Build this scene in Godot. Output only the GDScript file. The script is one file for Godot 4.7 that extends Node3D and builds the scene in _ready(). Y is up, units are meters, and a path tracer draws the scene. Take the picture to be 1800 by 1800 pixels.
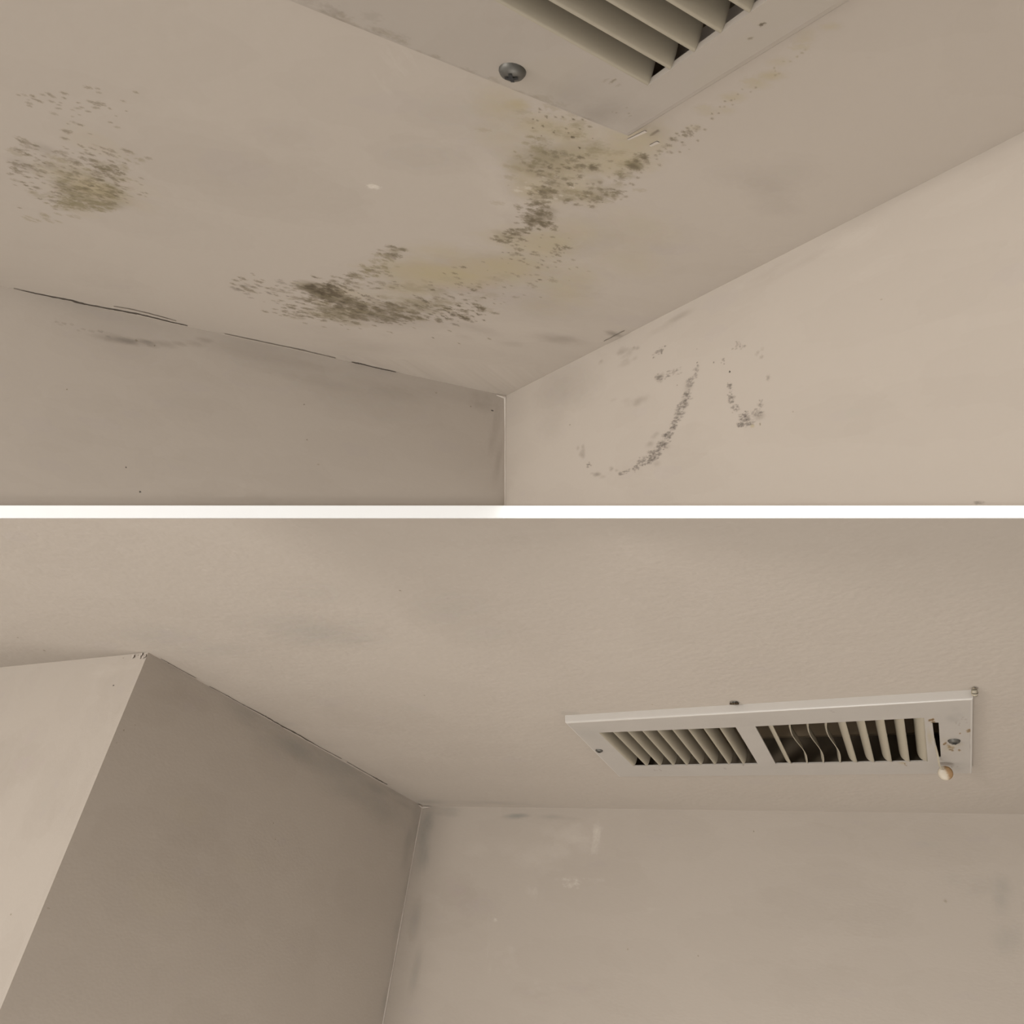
extends Node3D

const HEIGHT := 2.35          # lower ceiling above the floor
var rng := RandomNumberGenerator.new()
var upper := Transform3D(Basis(Vector3(0.6521, -0.4759, 0.5902), Vector3(0.2335, 0.8666, 0.4409), Vector3(-0.7213, -0.1497, 0.6762)).orthonormalized(), Vector3(0.942, 2.4155, 1.4689))
var lower := Transform3D(Basis(), Vector3(0, HEIGHT, 0))
var down_upper := Vector3(0.0371, -0.991, -0.1288).normalized()      # the upper walls lean a little
var left_upper := Vector3(0.1055, 0, 0.9944).normalized()
var side_lower := Vector3(-0.0302, 0, 1.0429)
const PAINT := Color(0.622, 0.580, 0.532)

# stains: [tint, [centre, two half axes on the surface], count, half width, half height, strength], metres on the surface
var ceiling_stains = [
	["yellow", [0.2184, -0.5753, 0.0264, 0.0242, -0.0175, 0.0386], 10, 0.01594, 0.02069, 0.26],
	["yellow", [0.1301, -0.4239, 0.1049, -0.04, -0.0188, 0.0621], 12, 0.02857, 0.03566, 0.22],
	["yellow", [-0.0824, -0.5486, 0.0425, 0.0006, -0.0434, 0.0436], 8, 0.02125, 0.02472, 0.22],
	["yellow", [0.2173, -0.5999, 0.0143, 0.0126, -0.0083, 0.0169], 5, 0.01500, 0.01455, 0.45],
	["yellow", [0.2296, -0.5723, 0.0289, 0.001, -0.0066, 0.0286], 8, 0.01972, 0.01874, 0.45],
	["yellow", [0.213, -0.5383, 0.0234, 0.0002, -0.0063, 0.0249], 5, 0.01752, 0.01868, 0.39],
	["yellow", [0.0563, -0.4078, 0.072, -0.0218, -0.0172, 0.039], 7, 0.04127, 0.03005, 0.39],
	["yellow", [0.1176, -0.4332, 0.0597, -0.0218, -0.0134, 0.0403], 8, 0.03673, 0.02860, 0.39],
	["yellow", [0.1851, -0.4558, 0.0356, -0.0157, -0.0063, 0.0318], 5, 0.02515, 0.02523, 0.33],
	["yellow", [0.171, -0.3723, 0.0323, -0.0151, -0.0084, 0.0411], 5, 0.02534, 0.03188, 0.33],
	["yellow", [0.3061, -0.6248, 0.0104, -0.0114, 0.0014, 0.0043], 6, 0.00602, 0.00435, 0.45],
	["yellow", [0.3251, -0.6496, 0.0071, -0.008, 0.0011, 0.0026], 4, 0.00465, 0.00303, 0.39],
	["yellow", [0.2854, -0.6005, 0.0106, -0.0101, 0.0009, 0.0045], 5, 0.00535, 0.00426, 0.3],
	["yellow", [0.2096, -0.6159, 0.007, 0.0069, -0.0026, 0.0046], 3, 0.00825, 0.00586, 0.51],
	["yellow", [-0.0882, -0.5449, 0.0258, 0.0003, -0.0267, 0.0267], 6, 0.02154, 0.02076, 0.39],
	["olive", [-0.1014, -0.5295, 0.0248, 0.0001, -0.0175, 0.0176], 5, 0.01530, 0.01277, 0.2],
	["grey", [0.0199, -0.3425, 0.1305, -0.0028, -0.0365, 0.0728], 6, 0.05799, 0.04364, 0.1],
	["grey", [0.0182, -0.0911, 0.0259, -0.0001, -0.0041, 0.0112], 4, 0.01862, 0.01953, 0.3],
	["grey", [0.1858, -0.2833, 0.0144, -0.0163, -0.0005, 0.0059], 4, 0.00759, 0.00803, 0.3],
	["grey", [-0.1014, -0.2087, 0.0692, 0.0529, -0.0411, 0.0658], 5, 0.05665, 0.03541, 0.06],
	["grey", [0.1254, -0.2512, 0.0212, -0.004, -0.004, 0.0145], 4, 0.01592, 0.01626, 0.12],
	["grey", [0.1421, -0.5862, 0.0581, 0.0024, -0.0301, 0.0624], 6, 0.03485, 0.02601, 0.05],
	["grey", [0.3082, -0.5374, 0.0305, -0.0316, 0.0057, 0.0316], 5, 0.01771, 0.01742, 0.07],
	["grey", [0.0571, -0.256, 0.0132, 0.0066, -0.0109, 0.0256], 3, 0.01365, 0.02204, 0.14],
	["grey", [0.1093, -0.2651, 0.0318, -0.0056, -0.0053, 0.0175], 3, 0.02123, 0.01750, 0.12],
	["light", [0.106, -0.5407, 0.0022, -0.0004, -0.0006, 0.0013], 3, 0.00440, 0.00399, 0.6],
	["light", [0.1653, -0.6397, 0.0017, 0.0015, -0.0155, 0.021], 5, 0.00342, 0.01517, 0.08],
	["light", [0.1694, -0.5255, 0.0096, 0, -0.0142, 0.0409], 5, 0.01279, 0.02725, 0.1],
	["light", [0.0617, -0.4192, 0.0089, -0.0006, -0.0053, 0.0111], 0, 0.00224, 0.00554, 0.2],
	["umber", [-0.0293, -0.3667, 0.0101, 0.0049, -0.0081, 0.0123], 7, 0.01398, 0.01382, 0.42],
	["umber", [-0.0274, -0.3399, 0.0134, 0.012, -0.0096, 0.0147], 7, 0.01672, 0.01649, 0.34],
	["umber", [-0.0236, -0.3082, 0.031, 0.0022, -0.0128, 0.023], 9, 0.01970, 0.01808, 0.24],
	["umber", [-0.0224, -0.3621, 0.0122, 0.0081, -0.009, 0.0138], 14, 0.00537, 0.00838, 0.4],
	["umber", [0.1867, -0.4984, 0.0066, -0.0001, -0.0026, 0.0091], 6, 0.00594, 0.00757, 0.34],
	["umber", [0.1976, -0.5255, 0.0055, 0, -0.0038, 0.0134], 4, 0.00553, 0.00668, 0.22],
	["umber", [0.252, -0.5631, 0.0038, -0.0025, 0, 0.0051], 6, 0.00364, 0.00482, 0.28],
	["olive", [0.219, -0.5618, 0.0219, 0.0006, -0.0056, 0.0221], 12, 0.00987, 0.00996, 0.2],
	["olive", [0.2239, -0.5351, 0.0182, -0.0038, -0.0018, 0.01], 9, 0.00810, 0.00627, 0.25],
	["olive", [0.2006, -0.5566, 0.0086, 0.0002, -0.0085, 0.0288], 6, 0.00685, 0.00922, 0.18],
	["olive", [0.0716, -0.4483, 0.0085, -0.0023, -0.0026, 0.0059], 4, 0.00674, 0.00595, 0.33],
	["olive", [0.0464, -0.3248, 0.0315, -0.0041, -0.0105, 0.0243], 8, 0.01469, 0.01364, 0.2],
	["olive", [-0.0468, -0.2956, 0.0362, -0.0051, -0.0115, 0.0206], 7, 0.01810, 0.01548, 0.25],
	["olive", [0.1638, -0.4789, 0.0101, -0.0033, -0.0018, 0.0066], 4, 0.00566, 0.00583, 0.28],
	["olive", [-0.0898, -0.5412, 0.0217, 0.0002, -0.0195, 0.0196], 8, 0.01043, 0.00905, 0.18],
	["olive", [-0.1153, -0.5155, 0.0234, -0.0001, -0.0068, 0.0068], 7, 0.01032, 0.00596, 0.35],
	["grey", [-0.1059, -0.5634, 0.0128, 0.0003, -0.0227, 0.0207], 5, 0.01020, 0.00967, 0.16],
	["umber", [-0.0939, -0.3683, 0.0146, 0.0021, -0.0147, 0.0198], 22, 0.00322, 0.00421, 0.45],
	["umber", [-0.1047, -0.3593, 0.0023, 0.0054, -0.0095, 0.0112], 8, 0.00353, 0.00586, 0.4],
	["grey", [-0.078, -0.3524, 0.0305, 0.0026, -0.0223, 0.0325], 34, 0.00389, 0.00377, 0.45],
	["umber", [-0.0924, -0.322, 0.0251, 0.0126, -0.0253, 0.0355], 26, 0.00411, 0.00415, 0.4],
	["umber", [-0.0359, -0.3607, 0.0156, 0.0076, -0.0111, 0.0168], 40, 0.00489, 0.00480, 0.5],
	["umber", [-0.0347, -0.3362, 0.0204, 0.0139, -0.0155, 0.024], 60, 0.00506, 0.00517, 0.45],
	["umber", [-0.0713, -0.3017, 0.0302, 0.0058, -0.0173, 0.0273], 70, 0.00481, 0.00436, 0.45],
	["dark", [-0.0261, -0.3644, 0.0132, 0.0064, -0.009, 0.0138], 26, 0.00422, 0.00472, 0.5],
	["umber", [-0.0218, -0.3114, 0.0411, 0.003, -0.018, 0.0326], 150, 0.00451, 0.00470, 0.45],
	["dark", [-0.0235, -0.3375, 0.0222, 0.015, -0.0206, 0.0327], 50, 0.00312, 0.00384, 0.45],
	["umber", [0.0049, -0.312, 0.0335, -0.0045, -0.0141, 0.0289], 70, 0.00376, 0.00409, 0.42],
	["umber", [0.0516, -0.3255, 0.0365, -0.0047, -0.0141, 0.0332], 100, 0.00292, 0.00385, 0.45],
	["dark", [0.0629, -0.3169, 0.0313, -0.0043, -0.0111, 0.0277], 50, 0.00233, 0.00340, 0.5],
	["umber", [0.0781, -0.3247, 0.0155, -0.0085, -0.0076, 0.0234], 26, 0.00284, 0.00381, 0.5],
	["umber", [0.0134, -0.3953, 0.0311, -0.0148, -0.0067, 0.0144], 34, 0.00330, 0.00356, 0.4],
	["umber", [0.0201, -0.3815, 0.027, 0.0026, -0.0099, 0.018], 34, 0.00335, 0.00328, 0.36],
	["olive", [0.0365, -0.4086, 0.0216, -0.0114, -0.0047, 0.0112], 22, 0.00367, 0.00396, 0.5],
	["umber", [0.0711, -0.4473, 0.0122, -0.0033, -0.0035, 0.0079], 18, 0.00331, 0.00339, 0.45],
	["olive", [0.0564, -0.4345, 0.0136, -0.0054, -0.0036, 0.0083], 14, 0.00307, 0.00421, 0.44],
	["umber", [0.1638, -0.4789, 0.0127, -0.005, -0.0016, 0.0066], 30, 0.00277, 0.00255, 0.48],
	["umber", [0.1561, -0.472, 0.0065, -0.0002, -0.0015, 0.0043], 12, 0.00290, 0.00344, 0.5],
	["umber", [0.1724, -0.4552, 0.024, -0.0087, -0.0051, 0.0216], 38, 0.00205, 0.00232, 0.4],
	["umber", [0.1869, -0.4559, 0.0064, -0.0003, -0.0024, 0.009], 10, 0.00179, 0.00306, 0.5],
	["umber", [0.118, -0.4017, 0.0458, -0.0116, -0.0131, 0.0386], 34, 0.00241, 0.00291, 0.38],
	["umber", [0.1316, -0.3801, 0.0525, -0.0188, -0.0084, 0.029], 26, 0.00245, 0.00270, 0.36],
	["umber", [0.1857, -0.5007, 0.0079, -0.0001, -0.0031, 0.0105], 34, 0.00295, 0.00319, 0.5],
	["umber", [0.183, -0.508, 0.0072, -0.0001, -0.0035, 0.0117], 20, 0.00255, 0.00248, 0.42],
	["umber", [0.1961, -0.5255, 0.0074, 0, -0.0034, 0.012], 26, 0.00276, 0.00284, 0.42],
	["umber", [0.1852, -0.4931, 0.006, -0.0001, -0.0018, 0.0062], 12, 0.00301, 0.00388, 0.5],
	["umber", [0.2148, -0.5619, 0.0182, 0.0005, -0.0035, 0.0133], 46, 0.00216, 0.00212, 0.38],
	["umber", [0.2189, -0.5504, 0.0225, 0.0004, -0.0049, 0.0199], 60, 0.00189, 0.00199, 0.32],
	["umber", [0.224, -0.5287, 0.0168, -0.0048, -0.0014, 0.009], 44, 0.00230, 0.00219, 0.38],
	["umber", [0.24, -0.5441, 0.0119, -0.008, -0.0002, 0.0112], 24, 0.00186, 0.00202, 0.34],
	["umber", [0.252, -0.5631, 0.0049, -0.0032, 0, 0.0061], 22, 0.00204, 0.00228, 0.36],
	["umber", [0.2013, -0.5384, 0.0089, 0.0001, -0.0042, 0.0151], 22, 0.00233, 0.00240, 0.36],
	["olive", [0.2063, -0.5757, 0.0092, 0.0003, -0.004, 0.0136], 22, 0.00212, 0.00222, 0.38],
	["dark", [0.2248, -0.5948, 0.0118, 0.0074, -0.0047, 0.0116], 14, 0.00075, 0.00111, 0.5],
	["umber", [0.2759, -0.5863, 0.0085, -0.0098, 0.0006, 0.0027], 22, 0.00132, 0.00158, 0.4],
	["umber", [0.2683, -0.5735, 0.0098, -0.0097, 0.0013, 0.0088], 18, 0.00138, 0.00145, 0.3],
	["umber", [0.3016, -0.6158, 0.0128, -0.0142, 0.0008, 0.0026], 14, 0.00071, 0.00100, 0.36],
	["olive", [0.3179, -0.6343, 0.0079, -0.0087, 0.0009, 0.0023], 9, 0.00076, 0.00101, 0.38],
	["umber", [-0.01, -0.2701, 0.072, -0.0115, -0.0088, 0.0182], 12, 0.00180, 0.00364, 0.4],
	["umber", [0.1726, -0.4366, 0.0227, -0.0014, -0.0055, 0.0195], 16, 0.00189, 0.00293, 0.35],
	["umber", [-0.1059, -0.5634, 0.0119, 0.0003, -0.0272, 0.0249], 36, 0.00238, 0.00235, 0.42],
	["umber", [-0.1123, -0.5636, 0.0086, 0.0002, -0.0385, 0.0347], 24, 0.00288, 0.00236, 0.35],
	["umber", [-0.022, -0.6336, 0.0118, 0.0008, -0.0099, 0.0092], 14, 0.00197, 0.00184, 0.35],
	["umber", [-0.0753, -0.5557, 0.0233, 0.0004, -0.0182, 0.0182], 60, 0.00279, 0.00239, 0.4],
	["olive", [-0.0997, -0.5335, 0.025, 0.0001, -0.0188, 0.0188], 90, 0.00350, 0.00300, 0.53],
	["umber", [-0.1014, -0.5295, 0.027, 0.0001, -0.0175, 0.0176], 60, 0.00302, 0.00244, 0.42],
	["olive", [-0.1153, -0.5155, 0.0244, -0.0001, -0.0068, 0.0068], 60, 0.00368, 0.00290, 0.56],
	["umber", [-0.0601, -0.5497, 0.0107, 0.0002, -0.0202, 0.0214], 34, 0.00277, 0.00243, 0.42],
	["umber", [-0.0466, -0.5805, 0.0252, 0.0008, -0.0085, 0.0086], 30, 0.00256, 0.00230, 0.42],
	["olive", [-0.0424, -0.562, 0.0134, 0.0003, -0.0223, 0.024], 20, 0.00221, 0.00284, 0.4],
	["umber", [-0.011, -0.6202, 0.0267, 0.0016, -0.0195, 0.0196], 34, 0.00225, 0.00167, 0.36],
	["umber", [-0.0536, -0.5408, 0.0125, 0.0001, -0.0161, 0.0177], 14, 0.00166, 0.00222, 0.34],
	["olive", [-0.1661, -0.4944, 0.0257, -0.0005, -0.0081, 0.0076], 14, 0.00309, 0.00381, 0.31],
	["olive", [0.2176, -0.5562, 0.032, 0.0007, -0.0089, 0.0353], 70, 0.00468, 0.00387, 0.24],
	["olive", [0.2185, -0.5998, 0.0134, 0.0055, -0.0058, 0.0151], 24, 0.00363, 0.00309, 0.2],
	["olive", [-0.0054, -0.3326, 0.0678, -0.0018, -0.0243, 0.0456], 60, 0.00923, 0.00774, 0.22],
	["olive", [0.0907, -0.3637, 0.0424, -0.0046, -0.0183, 0.0473], 30, 0.00687, 0.00671, 0.16],
	["olive", [-0.0904, -0.5449, 0.0367, 0.0004, -0.0359, 0.0356], 60, 0.00629, 0.00505, 0.22],
	["light", [0.213, -0.5383, 0.0234, 0.0002, -0.0047, 0.0187], 20, 0.00196, 0.00212, 0.35],
	["light", [-0.0733, -0.2983, 0.0371, -0.0051, -0.0104, 0.0173], 20, 0.00346, 0.00440, 0.3],
	["dark", [0.2273, -0.5866, 0, 0, 0, 0], 1, 0.00127, 0.00145, 0.8],
	["dark", [0.2284, -0.577, 0, 0, 0, 0], 1, 0.00089, 0.00153, 0.75],
	["umber", [0.2204, -0.6038, 0, 0, 0, 0], 1, 0.00123, 0.00151, 0.6],
	["umber", [0.2241, -0.6036, 0, 0, 0, 0], 1, 0.00098, 0.00133, 0.5],
	["umber", [0.2263, -0.5938, 0, 0, 0, 0], 1, 0.00100, 0.00140, 0.6],
	["umber", [0.2322, -0.5931, 0, 0, 0, 0], 1, 0.00089, 0.00140, 0.55],
	["umber", [0.2189, -0.6097, 0, 0, 0, 0], 1, 0.00097, 0.00172, 0.5],
	["umber", [0.2366, -0.5947, 0, 0, 0, 0], 1, 0.00147, 0.00161, 0.45],
	["umber", [0.2092, -0.5587, 0, 0, 0, 0], 1, 0.00252, 0.00283, 0.65],
	["umber", [0.2181, -0.5584, 0, 0, 0, 0], 1, 0.00221, 0.00225, 0.55],
	["umber", [0.2302, -0.5593, 0, 0, 0, 0], 1, 0.00325, 0.00333, 0.65],
	["umber", [0.2264, -0.5687, 0, 0, 0, 0], 1, 0.00267, 0.00266, 0.55],
	["umber", [0.2153, -0.5414, 0, 0, 0, 0], 1, 0.00260, 0.00368, 0.6],
	["umber", [0.215, -0.5696, 0, 0, 0, 0], 1, 0.00244, 0.00267, 0.45],
	["umber", [0.1983, -0.5334, 0, 0, 0, 0], 1, 0.00362, 0.00386, 0.5],
	["umber", [0.2554, -0.5683, 0, 0, 0, 0], 1, 0.00255, 0.00364, 0.5],
	["umber", [0.2488, -0.5599, 0, 0, 0, 0], 1, 0.00368, 0.00327, 0.35],
	["umber", [0.2247, -0.5255, 0, 0, 0, 0], 1, 0.00473, 0.00393, 0.4],
	["umber", [0.2203, -0.5161, 0, 0, 0, 0], 1, 0.00303, 0.00343, 0.5],
	["umber", [0.1912, -0.5117, 0, 0, 0, 0], 1, 0.00351, 0.00428, 0.55],
	["umber", [0.1876, -0.4923, 0, 0, 0, 0], 1, 0.00534, 0.00544, 0.6],
	["umber", [0.1916, -0.4862, 0, 0, 0, 0], 1, 0.00336, 0.00397, 0.5],
	["umber", [0.1531, -0.4684, 0, 0, 0, 0], 1, 0.00439, 0.00438, 0.6],
	["umber", [0.1677, -0.4715, 0, 0, 0, 0], 1, 0.00357, 0.00428, 0.5],
	["umber", [0.1663, -0.4847, 0, 0, 0, 0], 1, 0.00279, 0.00325, 0.5],
	["umber", [0.1123, -0.4227, 0, 0, 0, 0], 1, 0.00251, 0.00319, 0.6],
	["umber", [0.1003, -0.4101, 0, 0, 0, 0], 1, 0.00303, 0.00381, 0.45],
	["umber", [0.0685, -0.3738, 0, 0, 0, 0], 1, 0.00429, 0.00386, 0.65],
	["umber", [0.1016, -0.3759, 0, 0, 0, 0], 1, 0.00457, 0.00503, 0.65],
	["umber", [0.1038, -0.36, 0, 0, 0, 0], 1, 0.00233, 0.00317, 0.65],
	["umber", [0.1873, -0.4559, 0, 0, 0, 0], 1, 0.00215, 0.00306, 0.55],
	["umber", [0.2759, -0.5886, 0, 0, 0, 0], 1, 0.00140, 0.00184, 0.6],
	["umber", [0.2725, -0.5874, 0, 0, 0, 0], 1, 0.00118, 0.00139, 0.45],
	["umber", [0.2701, -0.5837, 0, 0, 0, 0], 1, 0.00144, 0.00190, 0.4],
	["umber", [0.2845, -0.59, 0, 0, 0, 0], 1, 0.00115, 0.00136, 0.4],
	["umber", [0.2808, -0.5813, 0, 0, 0, 0], 1, 0.00095, 0.00143, 0.45],
	["umber", [0.272, -0.5718, 0, 0, 0, 0], 1, 0.00098, 0.00131, 0.5],
	["umber", [0.2882, -0.6021, 0, 0, 0, 0], 1, 0.00066, 0.00126, 0.5],
	["dark", [0.1591, -0.403, 0, 0, 0, 0], 1, 0.00204, 0.00200, 0.6],
	["dark", [0.0111, -0.2407, 0, 0, 0, 0], 1, 0.00146, 0.00312, 0.7],
	["dark", [0.0018, -0.044, 0, 0, 0, 0], 1, 0.00153, 0.00621, 0.6],
	["dark", [0.0625, -0.1249, 0, 0, 0, 0], 1, 0.00172, 0.00560, 0.6],
	["umber", [0.0303, -0.226, 0, 0, 0, 0], 1, 0.00182, 0.00402, 0.5],
	["umber", [0.0678, -0.2475, 0, 0, 0, 0], 1, 0.00227, 0.00486, 0.45],
	["umber", [0.2484, -0.5817, 0, 0, 0, 0], 1, 0.00000, 0.00000, 0],
	["dark", [-0.0357, -0.3568, 0, 0, 0, 0], 1, 0.00659, 0.00715, 0.5],
	["dark", [-0.0262, -0.351, 0, 0, 0, 0], 1, 0.00877, 0.00724, 0.5],
	["umber", [-0.0268, -0.6324, 0, 0, 0, 0], 1, 0.00266, 0.00279, 0.45],
	["umber", [-0.0897, -0.582, 0, 0, 0, 0], 1, 0.00241, 0.00251, 0.5],
	["umber", [-0.1034, -0.5704, 0, 0, 0, 0], 1, 0.00335, 0.00334, 0.45],
	["umber", [-0.0733, -0.5909, 0, 0, 0, 0], 1, 0.00348, 0.00238, 0.4],
	["umber", [-0.0468, -0.5977, 0, 0, 0, 0], 1, 0.00295, 0.00283, 0.45],
	["umber", [-0.0461, -0.5799, 0, 0, 0, 0], 1, 0.00267, 0.00246, 0.5],
	["umber", [-0.0439, -0.5892, 0, 0, 0, 0], 1, 0.00224, 0.00353, 0.4],
	["umber", [-0.0455, -0.5586, 0, 0, 0, 0], 1, 0.00319, 0.00340, 0.6],
	["umber", [-0.0579, -0.5511, 0, 0, 0, 0], 1, 0.00246, 0.00566, 0.5],
	["umber", [-0.0773, -0.56, 0, 0, 0, 0], 1, 0.00331, 0.00482, 0.5],
	["umber", [-0.0824, -0.5433, 0, 0, 0, 0], 1, 0.00386, 0.00253, 0.6],
	["umber", [-0.1745, -0.5116, 0, 0, 0, 0], 1, 0.00202, 0.00179, 0.6],
	["umber", [-0.077, -0.5295, 0, 0, 0, 0], 1, 0.00219, 0.00550, 0.5],
]
var left_stains = [
	["grey", [-0.4328, 0.025, 0.0297, 0.0014, -0.0003, 0.0045], 4, 0.01957, 0.00389, 0.22],
	["grey", [-0.3915, 0.0252, 0.0206, -0.0015, 0.0001, 0.0023], 5, 0.01220, 0.00339, 0.34],
	["grey", [-0.3552, 0.0175, 0.021, -0.0048, 0.0006, 0.004], 4, 0.01262, 0.00403, 0.24],
	["grey", [-0.443, 0.0245, 0.0245, 0.0011, -0.0002, 0.0028], 9, 0.00388, 0.00166, 0.25],
	["grey", [-0.2168, 0.0185, 0.1318, -0.0043, -0.0003, 0.01], 6, 0.07116, 0.00854, 0.06],
	["grey", [-0.1276, 0.0221, 0.0773, -0.005, 0, 0.0064], 4, 0.03830, 0.00758, 0.06],
	["grey", [-0.3075, 0.0411, 0.1661, -0.0103, 0.0006, 0.0417], 6, 0.07658, 0.03510, 0.05],
	["light", [-0.3473, 0.1434, 0.1044, -0.0178, 0.005, 0.0339], 5, 0.06262, 0.03394, 0.05],
	["grey", [-0.0339, 0.0096, 0.0207, -0.0042, 0.0017, 0.0131], 4, 0.01378, 0.00919, 0.12],
	["grey", [-0.0047, 0.058, 0.0056, -0.001, 0.0069, 0.0527], 5, 0.00631, 0.03297, 0.1],
	["black", [-0.3871, 0.1513, 0, 0, 0, 0], 1, 0.00111, 0.00122, 0.85],
	["black", [-0.3709, 0.1731, 0, 0, 0, 0], 1, 0.00132, 0.00134, 0.9],
	["dark", [-0.4496, 0.0855, 0, 0, 0, 0], 1, 0.00077, 0.00087, 0.8],
	["dark", [-0.2266, 0.0562, 0, 0, 0, 0], 1, 0.00141, 0.00097, 0.7],
	["dark", [-0.2183, 0.093, 0, 0, 0, 0], 1, 0.00094, 0.00096, 0.7],
	["black", [-0.0139, 0.0205, 0, 0, 0, 0], 1, 0.00238, 0.00119, 0.8],
	["dark", [-0.0408, 0.0211, 0, 0, 0, 0], 1, 0.00137, 0.00105, 0.5],
	["umber", [-0.3968, 0.0247, 0, 0, 0, 0], 1, 0.00253, 0.00169, 0.45],
	["dark", [-0.3797, 0.0261, 0, 0, 0, 0], 1, 0.00103, 0.00114, 0.5],
	["umber", [-0.084, 0.0138, 0, 0, 0, 0], 1, 0.00159, 0.00129, 0.4],
	["umber", [-0.2029, 0.1169, 0, 0, 0, 0], 1, 0.00178, 0.00121, 0.3],
]
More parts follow.
